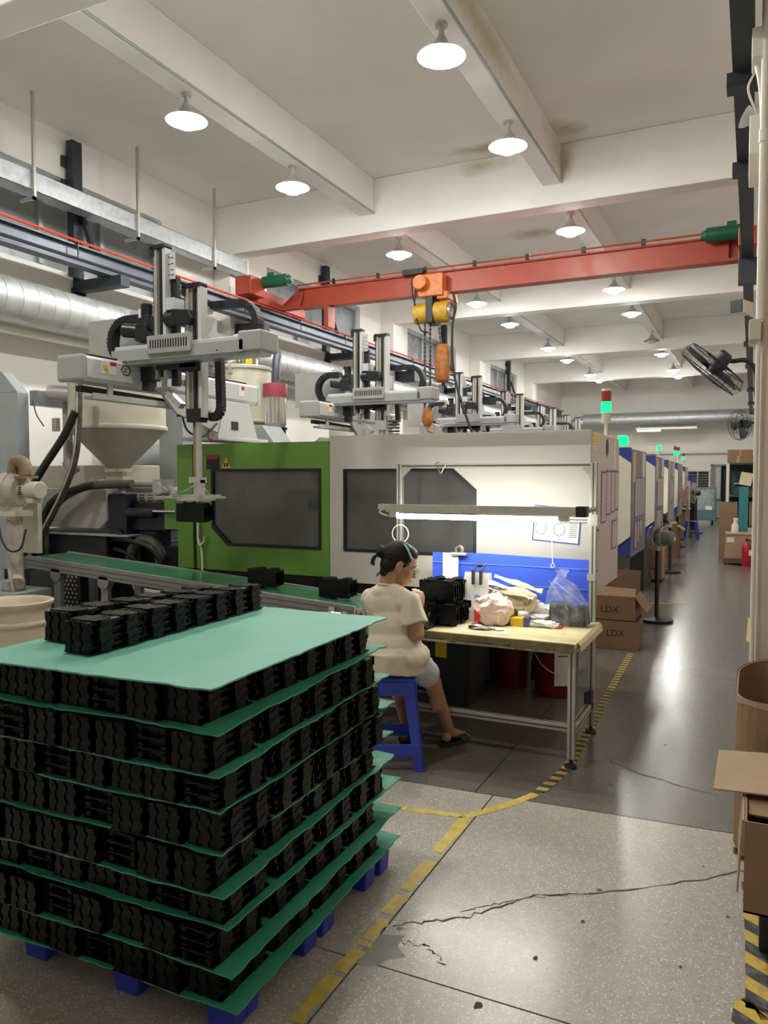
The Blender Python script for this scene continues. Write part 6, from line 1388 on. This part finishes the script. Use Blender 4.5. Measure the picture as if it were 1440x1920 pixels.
def small_stool(x, y, label):
    t = thing('plastic_stool', label, 'stool', (x,y,0), 0); part('seat', g().box(x-.14,x+.14,y-.14,y+.14,.44,.46), 'stool_blue', t, bev=.01)
    for sx in (-1,1):
        for sy in (-1,1): part('leg', g().bar((x+sx*.17,y+sy*.17,0),(x+sx*.12,y+sy*.12,.44),.06,.03), 'stool_blue', t)
small_stool(-2.0, 21.4, 'left blue stool in front of the distant bench'); small_stool(-1.42, 21.5, 'right blue stool near the fourth pedestal fan')
crumple((-1.70,21.84,1.06), (.09,.06,.28), 31, .2, 'orange_bag', 'orange_bag', 'bright orange bag hanging over the distant bench', 'bag')
solo('hook_rail', g().box(-1.72,-1.5,21.86,21.915,1.34,1.38), 'hopper_grey', 'short rail on the bench post carrying the orange bag', 'rail')
t = thing('blue_crate_stack', 'blue plastic sheets stacked beyond the orange bag', 'crate', (-1.72, 25.2, 0)); part('lower_box', g().box(-1.95,-1.55,25,25.5,0,1.25), 'bed_black', t); part('blue_panel', g().box(-1.97,-1.52,24.98,25.5,1.25,1.62), 'blue_paint', t)
t = thing('wire_cage', 'blue-green wire cage trolley near the far wall', 'cage', (-1.45, 28.3, 0))
for x in (-1.78,-1.12):
    for y in (28.0,28.7): part('post', g().box(x-.025,x+.025,y-.025,y+.025,.06,1.25), 'cage_blue', t)
part('tub', g().box(-1.80,-1.10,27.98,28.72,.14,.5), 'cage_blue', t, bev=.01); part('top_frame', g().box(-1.8,-1.1,27.98,28.02,1.22,1.26).box(-1.8,-1.1,28.68,28.72,1.22,1.26), 'cage_blue', t)
part('mesh_front', g().box(-1.76,-1.14,28.0,28.004,.5,1.22), 'cage_mesh', t)
for x in (-1.7,-1.2):
    for y in (28.08,28.62): part('wheel', g().cyl((x-.02,y,.07),(x+.02,y,.07),.07,n=12), 'bed_black', t, 40)
part('paper_label', g().box(-1.4,-1.2,27.965,27.975,.5,.62), 'paper_white', t)
# wall fans, camera, emergency light and boxes at the right pillars
t = thing('wall_fan', 'large black wall fan seen nearly edge-on, near the right wall', 'fan', (-.32, 8.0, 2.65))
fan_head(t, (-.36,8.0,2.63), (-.70,.02,-.78), .33, 'fan_black')
part('arm', g().tube(bez([(-.28,8.04,2.74),(-.2,8.05,2.70),(-.08,8.05,2.70),(.0,8.05,2.62),(.03,8.05,2.5)],6),.022,8).box(.0,.03,7.98,8.12,2.36,2.64), 'fan_black', t, 60)
part('mount_post', g().box(.02,.745,7.98,8.12,2.42,2.56), 'fan_black', t)
t = thing('wall_fan', 'second wall fan, farther down the right-hand wall', 'fan', (-.2, 15, 2.5)); fan_head(t, (-.22,15.0,2.52), (-.8,-.5,-.1), .27, 'fan_black')
part('arm', g().tube(bez([(-.1,15.05,2.54),(.05,15.1,2.56),(.2,15.1,2.5)],5),.022,8).box(.18,.745,15.05,15.15,2.44,2.56), 'fan_black', t, 60)
t = thing('security_camera', 'white box security camera on the right-hand pillar conduit', 'camera', (-.12, 8.9, 3.35))
part('body', g().obox((-.13,8.95,3.37),(.13,.24,.13),(0,0,rad(-25))), 'white_pipe', t, bev=.015); part('lens_face', g().obox((-.184,8.838,3.37),(.125,.014,.125),(0,0,rad(-25))), 'gasket', t, bev=.004); part('bracket', g().bar((-.1,9.0,3.33),(.03,9.02,3.26),.03,.03).box(.02,.745,8.96,9.06,3.2,3.3), 'white_pipe', t)
t = thing('emergency_light', 'twin-head emergency light on the near right pillar', 'light', (-.03, 4.7, 3.2))
part('case', g().prism([(4.55,3.50),(4.85,3.50),(4.85,3.22),(4.62,3.22),(4.55,3.30)], 'x', -.05, .027), 'white_pipe', t, bev=.008)
part('lamp_head', g().lathe([(.012,-.045),(.03,-.035),(.05,-.012),(.058,.008),(.05,.01)],(0,0,0),16).xf(Matrix.Translation((-.07,4.64,3.53)) @ Euler((0,rad(-62),0)).to_matrix().to_4x4()).cyl((-.02,4.66,3.5),(-.05,4.645,3.52),.016,n=8), 'robot_white', t, 40); part('lamp_lens', g().cyl((0,0,.008),(0,0,.012),.05,n=16).xf(Matrix.Translation((-.07,4.64,3.53)) @ Euler((0,rad(-62),0)).to_matrix().to_4x4()), 'wall_glass', t, 40)
part('indicator', g().box(-.052,-.049,4.64,4.67,3.36,3.40), 'gasket', t)
t = thing('junction_box', 'beige junction box on the near right pillar above the emergency light', 'electrical box', (0, 4.55, 3.72)); part('case', g().box(-.045,.027,4.42,4.60,3.73,3.88), 'white_pipe', t, bev=.006); part('cable_loop', cable([(-.03,4.6,3.74),(-.06,4.6,3.66),(-.03,4.62,3.56),(-.02,4.64,3.5)], .006,6).tube(bez([(-.02,4.5,3.72),(.0,4.48,3.6),(.01,4.5,3.45)],6),.012,6), 'white_pipe', t)
t = thing('conduit', 'beige vertical conduit down the near right pillar', 'pipe', (.012,4.43,0)); part('pipe', g().tube([(.02,4.425,2.41),(.02,4.425,5.5)],.02,8), 'white_pipe', t, 60); part('coupling', g().cyl((.02,4.425,3.3),(.02,4.425,3.36),.025,n=10), 'white_pipe', t)
t = thing('junction_box', 'lower beige switch box on the near right pillar', 'electrical box', (.0, 4.5, 2.55)); part('case', g().box(-.03,.027,4.40,4.62,2.30,2.41), 'hopper_cream', t, bev=.006); part('cover_plate', g().box(-.033,-.03,4.42,4.61,2.31,2.40), 'hopper_cream', t); part('lower_conduit', g().tube([(.015,4.43,.05),(.015,4.43,2.30)],.012,8), 'white_pipe', t, 60)

# ================================================================ floor tape
def tape(pts, wd, m, label, z=.0012, ragged=0, seed=1, holes=()):
    random.seed(seed); P = [Vector(p) for p in bez([(x,y,z) for x,y in pts], 14)] if len(pts) > 2 else [Vector((pts[0][0]+(pts[1][0]-pts[0][0])*i/40, pts[0][1]+(pts[1][1]-pts[0][1])*i/40, z)) for i in range(41)]
    vs = []; fs = []
    for i, p in enumerate(P):
        tt_ = (P[min(i+1,len(P)-1)]-P[max(i-1,0)]).normalized(); nn = Vector((-tt_.y,tt_.x,0))
        a = wd/2*(1+ragged*random.uniform(-1,.4)); b = wd/2*(1+ragged*random.uniform(-1,.4)); vs += [p+nn*a, p-nn*b]
    for i in range(len(P)-1):
        if i not in holes: fs.append((2*i,2*i+1,2*i+3,2*i+2))
    return solo('floor_tape', g().add(vs, fs), m, label, 'floor tape', 'floor marking tape')
tape([(-1.165,1.2),(-1.18,1.9),(-1.17,2.3)], .055, 'tape_yellow', 'worn yellow floor tape beside the stack, nearest length', ragged=.45, seed=2, holes=(5,11,12,20,26))
tape([(-1.17,2.31),(-1.18,2.8),(-1.185,3.36)], .058, 'tape_yellow', 'worn yellow floor tape between the stack and the junction', ragged=.5, seed=3, holes=(4,9,17,18))
tape([(-1.19,3.37),(-1.05,3.58),(-.955,3.77)], .05, 'tape_yellow', 'yellow floor tape running diagonally from the junction to the slab joint', ragged=.2, seed=4)
tape([(-1.9,3.30),(-1.5,3.33),(-1.2,3.37)], .05, 'tape_yellow', 'thin yellow floor tape running from the stack to the junction', ragged=.3, seed=5, holes=(8,15))
tape([(-.95,3.78),(-.9,4.1),(-.885,4.3)], .055, 'tape_hazard_b', 'black and yellow tape running to the table leg')
tape([(-.885,4.31),(-.93,5.8),(-.965,7.2)], .055, 'tape_hazard_b', 'black and yellow tape under the table end, towards the LDX cartons')
tape([(.03,1.6),(.025,2.4),(.05,2.52)], .10, 'tape_hazard', 'black and yellow hazard tape, nearest piece at lower right')
tape([(.065,2.5),(.06,2.9),(.045,3.3)], .105, 'tape_hazard', 'black and yellow hazard tape beside the right-hand pallet')
tape([(-.025,3.5),(-.03,4.2),(-.03,4.4)], .035, 'tape_hazard', 'short strip of hazard tape beside the tall carton')
tape([(.0,8.2),(.01,9.6)], .05, 'tape_yellow', 'yellow tape piece on the floor by the right wall', ragged=.2)
tape([(-1.25,10.2),(-1.0,10.25),(-.7,10.3)], .06, 'tape_yellow', 'faint yellow tape across the floor behind the nearest fan', ragged=.3)
